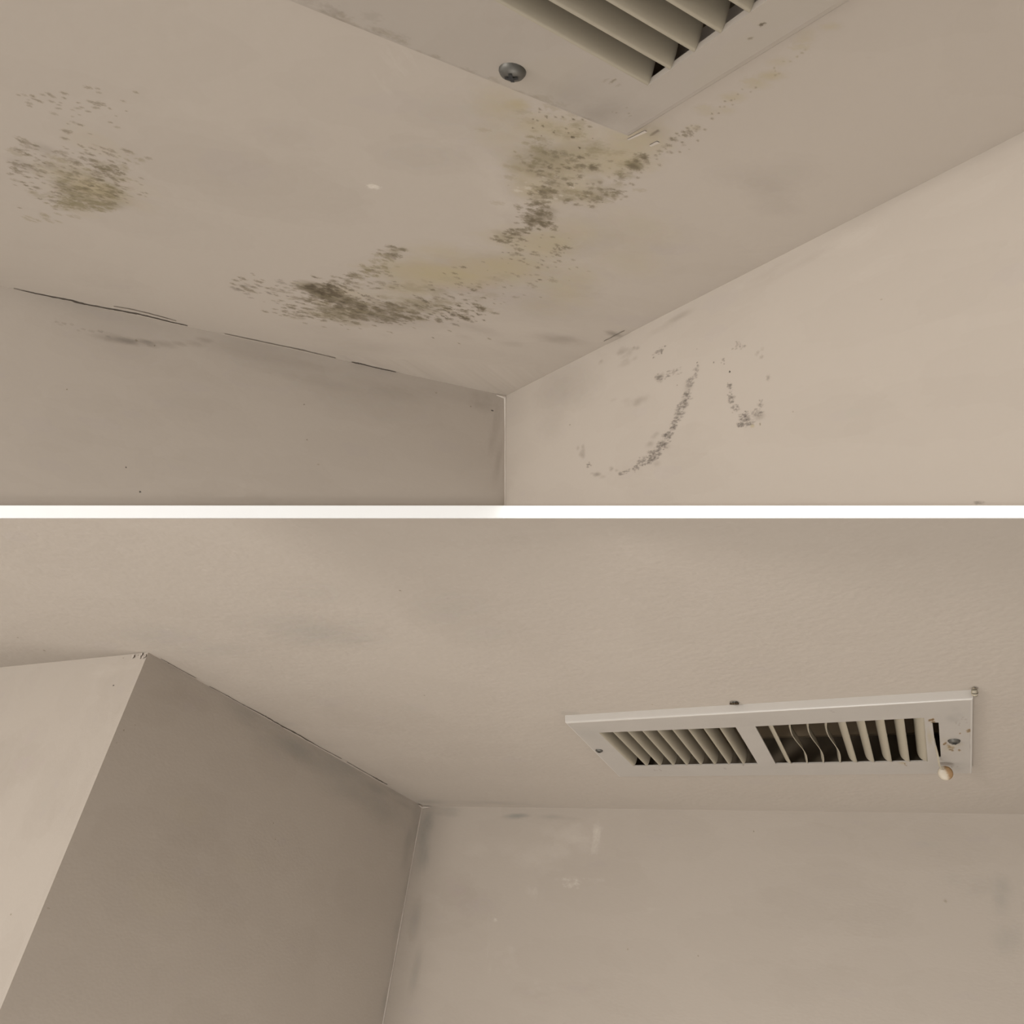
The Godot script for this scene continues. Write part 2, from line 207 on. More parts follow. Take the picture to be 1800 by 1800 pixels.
var right_stains = [
	["grey", [0.348, 0.015, 0.017, 0.002, 0.0018, 0.0043], 7, 0.00975, 0.00269, 0.18],
	["grey", [0.3438, 0.0205, 0.0131, 0.0024, 0.0001, 0.0041], 6, 0.00986, 0.00270, 0.12],
	["grey", [0.3627, 0.0152, 0.0052, 0.001, 0.0001, 0.0018], 4, 0.00519, 0.00175, 0.25],
	["grey", [0.2921, 0.0126, 0.0051, 0.0009, 0.0001, 0.0015], 2, 0.00759, 0.00194, 0.25],
	["grey", [0.4209, 0.0069, 0.0313, 0.0003, 0.0038, 0.0045], 4, 0.02601, 0.00321, 0.12],
	["grey", [0.5417, 0.0652, 0.0016, 0.0006, -0.0011, 0.0016], 3, 0.00281, 0.00225, 0.22],
	["grey", [0.3394, 0.0517, 0.0333, 0.0045, 0.0001, 0.0036], 5, 0.01331, 0.00271, 0.12],
	["grey", [0.366, 0.0553, 0.0205, 0.0028, 0.0002, 0.0061], 4, 0.01026, 0.00435, 0.1],
	["grey", [0.4043, 0.0441, 0.0055, -0.0012, 0.0036, 0.0025], 6, 0.00548, 0.00246, 0.3],
	["grey", [0.5103, 0.0417, 0.0063, 0.0013, 0, 0.0021], 8, 0.00254, 0.00103, 0.35],
	["grey", [0.5317, 0.0498, 0.0035, 0.0007, 0.0001, 0.0039], 5, 0.00292, 0.00164, 0.18],
	["char", [0.4037, 0.0244, 0.0069, -0.0013, 0.0024, 0.0017], 24, 0.00256, 0.00059, 0.29],
	["char", [0.4262, 0.0437, 0.0131, 0.0006, 0.0012, 0.0021], 33, 0.00296, 0.00067, 0.26],
	["char", [0.4024, 0.0438, 0.0042, -0.0009, 0.003, 0.0021], 15, 0.00285, 0.00091, 0.29],
	["char", [0.4133, 0.0451, 0.0083, 0, 0.0013, 0.0017], 12, 0.00222, 0.00069, 0.29],
	["char", [0.4577, 0.0489, 0.0023, 0.0006, -0.0015, 0.0042], 24, 0.00215, 0.00080, 0.22],
	["char", [0.4493, 0.054, 0.0045, 0.0015, -0.0021, 0.0025], 39, 0.00274, 0.00078, 0.26],
	["char", [0.4456, 0.0622, 0.0045, 0.0014, -0.0026, 0.0032], 39, 0.00277, 0.00078, 0.29],
	["char", [0.4393, 0.0679, 0.0037, 0.0013, -0.0034, 0.0031], 45, 0.00265, 0.00079, 0.35],
	["char", [0.4337, 0.0741, 0.0045, 0.0015, -0.0031, 0.0028], 39, 0.00270, 0.00080, 0.3],
	["char", [0.4263, 0.0804, 0.0038, 0.0013, -0.0035, 0.0028], 45, 0.00257, 0.00081, 0.35],
	["char", [0.4179, 0.0866, 0.0046, 0.0016, -0.0043, 0.003], 51, 0.00284, 0.00082, 0.35],
	["char", [0.4075, 0.0934, 0.0053, 0.002, -0.005, 0.003], 60, 0.00293, 0.00083, 0.35],
	["char", [0.3966, 0.0986, 0.006, 0.0031, -0.0059, 0.0022], 60, 0.00304, 0.00084, 0.35],
	["char", [0.3795, 0.1025, 0.012, -0.0011, 0.0024, 0.0029], 60, 0.00320, 0.00087, 0.35],
	["char", [0.3656, 0.1063, 0.0058, -0.0005, 0.0015, 0.0017], 21, 0.00287, 0.00074, 0.36],
	["char", [0.3423, 0.1085, 0.0104, -0.0008, 0.0011, 0.0013], 24, 0.00308, 0.00065, 0.36],
	["grey", [0.3965, 0.0945, 0.0178, -0.0081, 0.0174, 0.0078], 6, 0.00935, 0.00331, 0.18],
	["grey", [0.4431, 0.0599, 0.0069, 0.0021, -0.0096, 0.0132], 6, 0.00644, 0.00539, 0.16],
	["char", [0.2666, 0.0975, 0.0052, 0.0019, -0.0043, 0.0016], 15, 0.00297, 0.00094, 0.36],
	["grey", [0.2495, 0.0837, 0.0055, 0.0001, 0.0026, 0.0052], 5, 0.00705, 0.00356, 0.25],
	["grey", [0.2853, 0.1059, 0.0152, 0.0018, -0.0008, 0.0019], 6, 0.00900, 0.00194, 0.22],
	["grey", [0.3219, 0.1051, 0.0069, 0.0009, -0.0007, 0.0018], 4, 0.00582, 0.00184, 0.22],
	["char", [0.4999, 0.0653, 0.0026, 0.0002, 0.0009, 0.0032], 36, 0.00185, 0.00065, 0.3],
	["char", [0.5014, 0.0725, 0.0032, 0.0001, 0.001, 0.0029], 39, 0.00184, 0.00065, 0.33],
	["char", [0.5067, 0.0787, 0.0031, -0.0008, 0.0026, 0.0023], 39, 0.00180, 0.00064, 0.33],
	["char", [0.5162, 0.0849, 0.0048, -0.001, 0.0022, 0.0023], 60, 0.00174, 0.00063, 0.36],
	["char", [0.5188, 0.0889, 0.0074, 0.0008, 0, 0.0023], 51, 0.00172, 0.00063, 0.33],
	["char", [0.5295, 0.0848, 0.0036, 0.0021, -0.003, 0.0017], 39, 0.00165, 0.00061, 0.27],
	["char", [0.5329, 0.08, 0.0023, 0.0005, -0.0009, 0.0028], 24, 0.00163, 0.00067, 0.24],
	["char", [0.5126, 0.0896, 0.0038, 0.0004, 0, 0.001], 15, 0.00157, 0.00085, 0.43],
	["char", [0.5103, 0.0407, 0.0054, 0.0021, -0.0011, 0.0014], 15, 0.00127, 0.00058, 0.29],
	["char", [0.4908, 0.0481, 0.0019, 0.0007, -0.0011, 0.0015], 9, 0.00116, 0.00060, 0.43],
	["grey", [0.5187, 0.0859, 0.0147, 0.0017, 0.0001, 0.004], 5, 0.00614, 0.00268, 0.2],
	["yellow", [0.5243, 0.0912, 0.0012, 0.0001, 0, 0.0007], 3, 0.00240, 0.00133, 0.5],
	["light", [0.612, 0.0098, 0.0736, -0.0017, 0.0115, 0.0184], 5, 0.03737, 0.00833, 0.1],
	["grey", [0.1493, 0.0347, 0.1075, 0.0134, 0.0016, 0.0345], 4, 0.08960, 0.02876, 0.07],
	["grey", [0.6882, 0.1393, 0.0039, 0.0006, -0.0002, 0.0009], 3, 0.00335, 0.00090, 0.35],
	["grey", [0.5395, 0.0061, 0.0452, -0.0006, 0.0032, 0.0043], 4, 0.02269, 0.00260, 0.05],
	["black", [0.4993, 0.0555, 0, 0, 0, 0], 1, 0.00172, 0.00091, 0.8],
	["char", [0.4801, 0.0465, 0, 0, 0, 0], 1, 0.00156, 0.00080, 0.8],
	["char", [0.4581, 0.0336, 0, 0, 0, 0], 1, 0.00107, 0.00053, 0.7],
	["char", [0.4307, 0.0534, 0, 0, 0, 0], 1, 0.00117, 0.00055, 0.7],
	["char", [0.2193, 0.0577, 0, 0, 0, 0], 1, 0.00274, 0.00085, 0.75],
	["char", [0.4591, 0.0428, 0, 0, 0, 0], 1, 0.00183, 0.00068, 0.7],
	["char", [0.4118, 0.0227, 0, 0, 0, 0], 1, 0.00304, 0.00081, 0.6],
	["char", [0.3936, 0.0274, 0, 0, 0, 0], 1, 0.00283, 0.00084, 0.6],
	["char", [0.4065, 0.0265, 0, 0, 0, 0], 1, 0.00218, 0.00164, 0.6],
	["umber", [0.5646, 0.0881, 0, 0, 0, 0], 1, 0.00123, 0.00055, 0.5],
	["umber", [0.5331, 0.0911, 0, 0, 0, 0], 1, 0.00116, 0.00130, 0.6],
	["umber", [0.6318, 0.0443, 0, 0, 0, 0], 1, 0.00113, 0.00053, 0.3],
]
var lower_ceiling_stains = [
	["light", [0.3931, -1.2698, 0.3753, 0.0774, -0.1182, 0.1401], 420, 0.00332, 0.00265, 0.1],
	["light", [0.8957, -1.1325, 0.4093, 0.0814, -0.0626, 0.159], 420, 0.00275, 0.00270, 0.07],
	["light", [0.136, -1.1096, 0.2422, 0.0403, -0.0573, 0.0616], 120, 0.00407, 0.00279, 0.14],
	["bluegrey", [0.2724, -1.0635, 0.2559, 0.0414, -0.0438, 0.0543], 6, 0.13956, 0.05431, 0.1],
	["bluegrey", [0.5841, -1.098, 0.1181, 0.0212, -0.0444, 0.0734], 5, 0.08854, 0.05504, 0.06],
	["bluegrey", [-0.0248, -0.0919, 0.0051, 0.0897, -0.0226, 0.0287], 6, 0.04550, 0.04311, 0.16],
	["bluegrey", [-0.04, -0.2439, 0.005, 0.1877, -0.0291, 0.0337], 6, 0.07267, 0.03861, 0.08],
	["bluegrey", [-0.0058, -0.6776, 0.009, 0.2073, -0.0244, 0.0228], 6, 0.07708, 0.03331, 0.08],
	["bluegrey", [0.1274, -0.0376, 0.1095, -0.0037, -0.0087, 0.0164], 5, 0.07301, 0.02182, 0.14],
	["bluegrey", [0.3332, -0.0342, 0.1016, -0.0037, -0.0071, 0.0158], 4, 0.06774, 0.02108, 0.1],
	["light", [0.7821, -0.8439, 0.3045, 0.0404, -0.0642, 0.163], 6, 0.16241, 0.11641, 0.05],
	["light", [0.5211, -0.5158, 0.0793, 0.0047, -0.0127, 0.0275], 4, 0.05288, 0.02407, 0.06],
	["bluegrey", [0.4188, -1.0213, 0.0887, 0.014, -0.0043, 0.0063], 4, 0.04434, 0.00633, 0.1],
	["yellow", [0.9041, -0.631, 0.1334, -0.0122, -0.0072, 0.0281], 4, 0.05293, 0.02250, 0.06],
	["bluegrey", [0.7041, -0.6459, 0.0231, 0.0021, -0.0092, 0.0233], 4, 0.01847, 0.02041, 0.14],
	["dark", [0.632, -1.1685, 0, 0, 0, 0], 1, 0.00166, 0.00264, 0.6],
	["dark", [-0.2807, -1.1504, 0, 0, 0, 0], 1, 0.00313, 0.00348, 0.6],
	["dark", [-0.2755, -1.0878, 0, 0, 0, 0], 1, 0.00292, 0.00373, 0.6],
	["dark", [0.4487, -0.7692, 0, 0, 0, 0], 1, 0.00221, 0.00385, 0.6],
	["umber", [0.8834, -0.6782, 0, 0, 0, 0], 1, 0.00188, 0.00378, 0.5],
	["umber", [1.3471, -0.9439, 0, 0, 0, 0], 1, 0.00142, 0.00278, 0.3],
]
var back_stains = [
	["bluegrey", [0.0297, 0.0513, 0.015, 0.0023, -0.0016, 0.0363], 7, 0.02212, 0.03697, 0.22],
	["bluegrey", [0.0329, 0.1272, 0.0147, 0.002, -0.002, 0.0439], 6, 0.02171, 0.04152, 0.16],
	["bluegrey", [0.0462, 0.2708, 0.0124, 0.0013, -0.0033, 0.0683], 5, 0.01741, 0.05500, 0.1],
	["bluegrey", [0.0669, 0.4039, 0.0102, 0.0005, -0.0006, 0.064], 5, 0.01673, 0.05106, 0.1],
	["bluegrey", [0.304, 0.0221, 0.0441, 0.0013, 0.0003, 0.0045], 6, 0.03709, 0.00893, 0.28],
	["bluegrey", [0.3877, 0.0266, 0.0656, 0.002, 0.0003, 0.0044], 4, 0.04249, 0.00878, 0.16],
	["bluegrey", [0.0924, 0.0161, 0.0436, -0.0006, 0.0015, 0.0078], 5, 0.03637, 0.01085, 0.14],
	["light", [0.3884, 0.1014, 0.1444, -0.0044, 0.0057, 0.0479], 12, 0.06418, 0.03380, 0.14],
	["light", [0.4569, 0.0712, 0.0788, -0.002, 0.0028, 0.0282], 8, 0.03783, 0.02259, 0.12],
	["light", [0.5326, 0.0832, 0.0076, -0.0002, 0.0033, 0.0415], 8, 0.01222, 0.02767, 0.2],
	["light", [0.5333, 0.0525, 0.0123, -0.0003, 0.0006, 0.007], 5, 0.01385, 0.00843, 0.16],
	["light", [0.4756, 0.1832, 0.0244, -0.0011, 0.0012, 0.0119], 40, 0.00682, 0.00339, 0.25],
	["light", [0.5276, 0.1716, 0.0299, -0.0013, 0.0011, 0.0132], 10, 0.01197, 0.00661, 0.1],
	["light", [0.2757, 0.2803, 0.0048, -0.0003, 0.0004, 0.0026], 3, 0.00640, 0.00524, 0.35],
	["light", [0.4356, 0.1689, 0.062, -0.0027, 0.0023, 0.0216], 12, 0.01861, 0.00809, 0.08],
	["light", [0.37, 0.2124, 0.0153, 0.0038, -0.0061, 0.0205], 5, 0.01257, 0.01868, 0.12],
	["light", [0.3212, 0.3711, 0.0309, 0.0019, -0.0026, 0.0372], 9, 0.01844, 0.01732, 0.08],
	["light", [0.2727, 0.3622, 0.0047, -0.0004, 0.008, 0.0502], 4, 0.00784, 0.03765, 0.08],
	["light", [0.4191, 0.4239, 0.0267, 0.0095, -0.0085, 0.0152], 6, 0.01752, 0.01178, 0.1],
	["light", [0.6901, 0.2339, 0.0194, -0.0011, 0.0003, 0.0074], 4, 0.02212, 0.00743, 0.08],
	["mauve", [0.1976, 0.2071, 0.0838, -0.004, 0.0096, 0.0553], 6, 0.06702, 0.04146, 0.08],
	["mauve", [0.435, 0.4344, 0.0868, -0.0079, 0.0019, 0.0163], 5, 0.05790, 0.01634, 0.08],
	["bluegrey", [1.4224, 0.192, 0.0205, -0.0012, -0.0105, 0.0647], 6, 0.02461, 0.03235, 0.14],
	["bluegrey", [1.3611, 0.1516, 0.032, -0.0015, -0.0032, 0.0224], 4, 0.02562, 0.01792, 0.06],
	["dark", [0.9271, 0.049, 0, 0, 0, 0], 1, 0.00238, 0.00261, 0.5],
	["umber", [1.3176, 0.1815, 0, 0, 0, 0], 1, 0.00431, 0.00556, 0.3],
	["umber", [0.7967, 0.3237, 0, 0, 0, 0], 1, 0.00258, 0.00230, 0.5],
	["umber", [0.6305, 0.322, 0, 0, 0, 0], 1, 0.00276, 0.00358, 0.3],
]
var side_stains = [
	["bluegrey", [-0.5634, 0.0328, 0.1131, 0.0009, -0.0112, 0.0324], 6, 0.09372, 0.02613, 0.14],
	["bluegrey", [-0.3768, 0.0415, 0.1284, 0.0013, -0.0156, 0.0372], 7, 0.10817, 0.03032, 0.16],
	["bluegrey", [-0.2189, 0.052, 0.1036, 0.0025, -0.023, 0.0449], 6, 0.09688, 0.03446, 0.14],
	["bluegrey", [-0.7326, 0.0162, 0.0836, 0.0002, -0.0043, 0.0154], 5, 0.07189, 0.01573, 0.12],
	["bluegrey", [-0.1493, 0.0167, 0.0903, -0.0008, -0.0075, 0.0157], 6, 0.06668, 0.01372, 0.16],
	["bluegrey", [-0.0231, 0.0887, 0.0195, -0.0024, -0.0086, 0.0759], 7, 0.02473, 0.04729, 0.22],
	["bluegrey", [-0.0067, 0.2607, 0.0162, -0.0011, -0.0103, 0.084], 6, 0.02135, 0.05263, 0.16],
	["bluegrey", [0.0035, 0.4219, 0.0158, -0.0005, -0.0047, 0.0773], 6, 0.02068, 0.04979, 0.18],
	["mauve", [-0.9317, 0.041, 0.0707, 0.0019, -0.0052, 0.0233], 5, 0.05953, 0.01849, 0.07],
	["light", [-0.8988, 0.0767, 0.0562, 0.0064, -0.004, 0.0114], 4, 0.05522, 0.01231, 0.05],
	["yellow", [-0.8018, 0.3823, 0.2195, -0.0454, 0.0531, 0.1121], 5, 0.16460, 0.08407, 0.06],
	["dark", [-0.5721, 0.2016, 0, 0, 0, 0], 1, 0.00266, 0.00166, 0.7],
	["dark", [-0.5524, 0.2309, 0, 0, 0, 0], 1, 0.00269, 0.00165, 0.7],
	["dark", [-1.0307, 0.1535, 0, 0, 0, 0], 1, 0.00213, 0.00187, 0.6],
	["umber", [-1.0108, 0.1362, 0, 0, 0, 0], 1, 0.00364, 0.00133, 0.4],
	["umber", [-1.0359, 0.1794, 0, 0, 0, 0], 1, 0.00187, 0.00148, 0.5],
	["umber", [-1.0433, 0.4651, 0, 0, 0, 0], 1, 0.00418, 0.00160, 0.35],
]
var front_stains = [
	["light", [-0.1481, 0.0298, 0.1335, -0.0015, 0.0185, 0.0258], 4, 0.10537, 0.02311, 0.08],
	["mauve", [-0.2246, 0.1806, 0.0522, 0.0013, 0.0307, 0.0465], 4, 0.05224, 0.04646, 0.06],
	["black", [-0.0606, 0.0666, 0, 0, 0, 0], 1, 0.00431, 0.00195, 0.7],
	["dark", [-0.0662, 0.0072, 0, 0, 0, 0], 1, 0.00305, 0.00128, 0.5],
	["umber", [-0.0701, 0.4813, 0, 0, 0, 0], 1, 0.00288, 0.00256, 0.5],
	["dark", [-0.026, 0.0041, 0, 0, 0, 0], 1, 0.00332, 0.00178, 0.5],
]
var vent_stains = [
	["rust", [0.509, -0.1304, 0.004, 0.0014, -0.0008, 0.0085], 3, 0.00399, 0.01414, 0.68],
	["rust", [0.5457, -0.1138, 0.0053, 0.0018, -0.0009, 0.0098], 3, 0.00395, 0.01406, 0.68],
	["rust", [0.9122, 0.2229, 0.0036, 0.001, -0.0002, 0.0143], 4, 0.00413, 0.01711, 0.81],
	["rust", [0.9168, 0.2456, 0.0073, 0.0019, -0.0002, 0.0115], 4, 0.00365, 0.01149, 0.68],
	["rust", [0.9558, 0.606, 0.0143, 0.0357, -0.0019, 0.0302], 7, 0.00514, 0.02109, 0.54],
	["rust", [0.9371, 0.5383, 0.0017, 0.021, -0.0034, 0.0113], 3, 0.00306, 0.01592, 0.9],
	["rust", [0.9518, 0.6298, 0.005, 0.0065, -0.0004, 0.0128], 3, 0.00387, 0.01311, 0.81],
	["rust", [0.9901, 0.3805, 0.0073, 0.0017, 0, 0.0148], 4, 0.00486, 0.01626, 0.68],
	["rust", [0.973, 0.4139, 0.0025, 0.0005, 0, 0.0075], 2, 0.00246, 0.01203, 0.81],
	["yellow", [0.9521, 0.5811, 0.0282, 0.005, -0.0004, 0.0644], 5, 0.01792, 0.04829, 0.3],
	["yellow", [0.9108, 0.4001, 0.0063, 0.0014, -0.0023, 0.1525], 5, 0.00628, 0.10677, 0.35],
	["yellow", [0.8383, 0.8213, 0.0139, 0.0016, -0.0007, 0.0271], 4, 0.01394, 0.02714, 0.4],
	["bluegrey", [0.976, 0.1981, 0.0212, 0.0059, -0.0002, 0.0692], 5, 0.01649, 0.05536, 0.16],
	["bluegrey", [0.9744, 0.8626, 0.0267, 0.0027, -0.0001, 0.053], 4, 0.02137, 0.05300, 0.14],
	["bluegrey", [0.0301, 0.1868, 0.0668, 0.0176, -0.0195, 0.1099], 5, 0.04340, 0.10992, 0.1],
	["rust", [0.8404, 0.8489, 0.0055, 0.0234, -0.0018, 0.0157], 4, 0.00280, 0.01278, 0.68],
	["grey", [0.9758, 0.2682, 0.0119, 0.0031, -0.0001, 0.0569], 8, 0.00358, 0.01422, 0.25],
	["grey", [0.6955, 0.0518, 0.0077, 0.0024, -0.0008, 0.0143], 2, 0.00384, 0.01001, 0.4],
	["grey", [0.1489, 0.8718, 0.0142, 0.0013, -0.0025, 0.0177], 4, 0.00426, 0.01551, 0.6],
	["grey", [0.3548, 0.8483, 0.005, 0.0005, -0.0018, 0.0167], 2, 0.00496, 0.01458, 0.4],
	["dark", [0.4113, 0.8127, 0.0016, 0.0002, -0.002, 0.0203], 2, 0.00258, 0.02029, 0.6],
	["grey", [0.9609, 0.888, 0.0108, 0.001, -0.0001, 0.0179], 5, 0.00324, 0.01252, 0.5],
	["rust", [0.1917, 0.2379, 0.0032, 0.0008, -0.004, 0.0267], 3, 0.00318, 0.02670, 0.54],
	["grey", [0.9965, 0.5337, 0.0019, 0.0004, 0.0003, 0.1561], 4, 0.00175, 0.09369, 0.3],
]
var upper_crack = [[0.0599, 0.5038, 0.00134], [0.0551, 0.4875, 0.00217], [0.0548, 0.4679, 0.00355], [0.0558, 0.4567, 0.00548], [0.0505, 0.4436, 0.00444], [0.0529, 0.4176, 0.00415], [0.054, 0.3967, 0.00472], [0.0525, 0.3865, 0.00362], [0.0467, 0.3658, 0.00283], [0.0451, 0.3498, 0.00170]]
var upper_crack_b = [[0.0417, 0.3142, 0.00144], [0.0383, 0.2832, 0.00265], [0.0364, 0.2543, 0.00298], [0.0346, 0.2367, 0.00362], [0.0313, 0.2187, 0.00213], [0.0279, 0.2003, 0.00154]]
var upper_crack_c = [[0.0232, 0.1827, 0.00220], [0.0224, 0.174, 0.00413], [0.021, 0.1657, 0.00223], [0.0175, 0.1496, 0.00258], [0.0161, 0.1328, 0.00163]]
var upper_crack_d = [[0.0676, 0.4154, 0.00133], [0.0701, 0.3998, 0.00213], [0.0674, 0.3847, 0.00215], [0.0577, 0.3595, 0.00110]]
var right_crack = [[0.3137, 0.0061, 0.00053], [0.3341, 0.0059, 0.00083], [0.3542, 0.0059, 0.00055]]
var lower_crack = [[-0.0245, 1.0139, 0.00117], [-0.024, 0.9904, 0.00238], [-0.0236, 0.968, 0.00173], [-0.0207, 0.9156, 0.00162]]
var lower_crack_b = [[-0.0222, 0.8737, 0.00148], [-0.0181, 0.8201, 0.00231], [-0.0169, 0.7646, 0.00221], [-0.0105, 0.7027, 0.00335], [-0.0113, 0.6602, 0.00476], [-0.0072, 0.5897, 0.00453], [-0.0065, 0.5316, 0.00472], [-0.0059, 0.4996, 0.00241], [-0.0002, 0.4097, 0.00255]]
var lower_crack_c = [[0.0009, 0.3858, 0.00207], [0.0029, 0.2628, 0.00337], [0.0044, 0.2341, 0.00458], [0.0065, 0.1999, 0.00263]]
var flakes = [[0.6311, 0.1278, 0.6424, 0.1245, 0.00088], [0.6313, 0.1176, 0.6372, 0.1163, 0.00110]]

var tints := {
	"yellow": Color(0.592, 0.538, 0.438), "olive": Color(0.455, 0.412, 0.315), "umber": Color(0.36, 0.315, 0.245), "dark": Color(0.24, 0.20, 0.145),
	"grey": Color(0.405, 0.37, 0.335), "char": Color(0.32, 0.288, 0.26), "black": Color(0.10, 0.085, 0.07), "light": Color(0.73, 0.69, 0.64),
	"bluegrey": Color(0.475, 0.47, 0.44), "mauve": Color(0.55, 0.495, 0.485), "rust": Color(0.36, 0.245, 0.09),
}
var brushes := {}

# ---------------------------------------------------------------- helpers
func numbered(called: String) -> String:
	if not has_node(NodePath(called)):
		return called
	var k := 1
	while has_node(NodePath("%s_%03d" % [called, k])):
		k += 1
	return "%s_%03d" % [called, k]

func thing(called: String, label: String, category: String, at: Transform3D) -> Node3D:
	var o := Node3D.new()
	o.name = numbered(called)
	add_child(o)
	o.transform = at
	o.set_meta("label", label)
	o.set_meta("category", category)
	return o

func obj(called: String, mesh: Mesh, m: Material, parent: Node) -> MeshInstance3D:
	var o := MeshInstance3D.new()
	o.name = called
	o.mesh = mesh
	o.material_override = m
	o.cast_shadow = GeometryInstance3D.SHADOW_CASTING_SETTING_ON
	parent.add_child(o, true)
	return o

func struct(called: String, mesh: Mesh, m: Material, at: Transform3D, label: String) -> MeshInstance3D:
	var o := obj(numbered(called), mesh, m, self)
	o.transform = at
	o.set_meta("kind", "structure")
	o.set_meta("label", label)
	return o

func begin(smooth := false) -> SurfaceTool:
	var st := SurfaceTool.new()
	st.begin(Mesh.PRIMITIVE_TRIANGLES)
	st.set_smooth_group(0 if smooth else -1)
	return st

func quad(st: SurfaceTool, a: Vector3, b: Vector3, c: Vector3, d: Vector3, uv := []) -> void:
	for p in [a, b, c, a, c, d]:
		if uv:
			st.set_uv((Vector2((p - uv[2]).dot(uv[0]), (p - uv[2]).dot(uv[1])) - uv[3]) / uv[4])
		st.add_vertex(p)

func done(st: SurfaceTool) -> ArrayMesh:
	st.generate_normals()
	return st.commit()

func slab(front: Array, back_by: Vector3, uv := []) -> ArrayMesh:      # a four-cornered face with thickness
	var st := begin()
	var f: Array = front
	if (f[1] - f[0]).cross(f[2] - f[0]).dot(back_by) < 0:
		f = [front[3], front[2], front[1], front[0]]
	quad(st, f[0], f[1], f[2], f[3], uv)
	quad(st, f[3] + back_by, f[2] + back_by, f[1] + back_by, f[0] + back_by, uv)
	for i in 4:
		var j := (i + 1) % 4
		quad(st, f[j], f[i], f[i] + back_by, f[j] + back_by, uv)
	return done(st)

func pierced(outer: Array, hole: Array, back_by: Vector3, uv := []) -> ArrayMesh:     # the same with a four-cornered hole
	var st := begin()
	for i in 4:
		var j := (i + 1) % 4
		quad(st, outer[i], outer[j], hole[j], hole[i], uv)
		quad(st, outer[j] + back_by, outer[i] + back_by, hole[i] + back_by, hole[j] + back_by, uv)
		quad(st, outer[j], outer[i], outer[i] + back_by, outer[j] + back_by, uv)
		quad(st, hole[i], hole[j], hole[j] + back_by, hole[i] + back_by, uv)
	return done(st)

func lathe(st: SurfaceTool, at: Vector3, axis: Vector3, profile: Array, around := 20) -> void:
	var s := axis.cross(Vector3(0.3, 0.2, 0.9)).normalized()
	var t := axis.cross(s)
	for k in around:
		var a := TAU * k / around
		var b := TAU * (k + 1) / around
		for i in profile.size() - 1:
			var p: Vector2 = profile[i]
			var q: Vector2 = profile[i + 1]
			quad(st, at + axis * p.y + (s * cos(a) + t * sin(a)) * p.x, at + axis * p.y + (s * cos(b) + t * sin(b)) * p.x,
				at + axis * q.y + (s * cos(b) + t * sin(b)) * q.x, at + axis * q.y + (s * cos(a) + t * sin(a)) * q.x)

func tube(st: SurfaceTool, pts: Array, radii: Array, around := 8) -> void:
	for i in pts.size() - 1:
		var d: Vector3 = (pts[i + 1] - pts[i]).normalized()
		var s := d.cross(Vector3(0.31, 0.77, 0.55)).normalized()
		var t := d.cross(s)
		for k in around:
			var a := TAU * k / around
			var b := TAU * (k + 1) / around
			var ca := s * cos(a) + t * sin(a)
			var cb := s * cos(b) + t * sin(b)
			quad(st, pts[i] + ca * radii[i], pts[i] + cb * radii[i], pts[i + 1] + cb * radii[i + 1], pts[i + 1] + ca * radii[i + 1])

func mat(c: Color, rough := 0.6, metal := 0.0) -> StandardMaterial3D:
	var m := StandardMaterial3D.new()
	m.albedo_color = c
	m.roughness = rough
	m.metallic = metal
	m.cull_mode = BaseMaterial3D.CULL_DISABLED
	return m

func relief(seed_: int, freq: float, strength: float) -> NoiseTexture2D:
	var n := FastNoiseLite.new()
	n.seed = seed_
	n.noise_type = FastNoiseLite.TYPE_SIMPLEX_SMOOTH
	n.frequency = freq
	n.fractal_octaves = 3
	var t := NoiseTexture2D.new()
	t.width = 1024
	t.height = 1024
	t.as_normal_map = true
	t.bump_strength = strength
	t.noise = n
	return t

# ---------------------------------------------------------------- stains: soft irregular dabs on a paint-coloured picture
func brush(tint: String, kind: String) -> Image:
	var key := tint + kind
	if not brushes.has(key):
		var n := FastNoiseLite.new()
		n.seed = hash(kind) % 1000
		n.frequency = 0.055
		var im := Image.create(64, 64, false, Image.FORMAT_RGBA8)
		var c: Color = tints[tint]
		for y in 64:
			for x in 64:
				var p := Vector2(x - 31.5, y - 31.5) / 31.5
				var a := 0.0
				if kind.begins_with("soft"):
					a = smoothstep(1.0, 0.0, p.length() + 0.22 * n.get_noise_2d(x, y))
				else:
					a = smoothstep(0.95, 0.30, p.length() + 0.75 * n.get_noise_2d(x, y) + 0.06)
				if p.length() > 0.97:
					a = 0.0
				im.set_pixel(x, y, Color(c.r, c.g, c.b, a))
		brushes[key] = im
	return brushes[key]

func dab(im: Image, tint: String, kind: String, at: Vector2, half: Vector2, strength: float) -> void:
	var w := clampi(int(half.x * 2.0), 2, 1400)
	var h := clampi(int(half.y * 2.0), 2, 1400)
	var key := "%s %s %d %d %d" % [tint, kind, w, h, int(strength * 20)]
	if not brushes.has(key):
		var b: Image = brush(tint, kind).duplicate()
		b.resize(w, h, Image.INTERPOLATE_BILINEAR if w < 64 else Image.INTERPOLATE_CUBIC)
		var raw := b.get_data()
		for i in range(3, raw.size(), 4):
			raw[i] = int(raw[i] * strength)
		var made := Image.create_from_data(w, h, false, Image.FORMAT_RGBA8, raw)
		if w * h > 40000:
			im.blend_rect(made, Rect2i(0, 0, w, h), Vector2i(at - half))
			return
		brushes[key] = made
	im.blend_rect(brushes[key], Rect2i(0, 0, w, h), Vector2i(at - half))

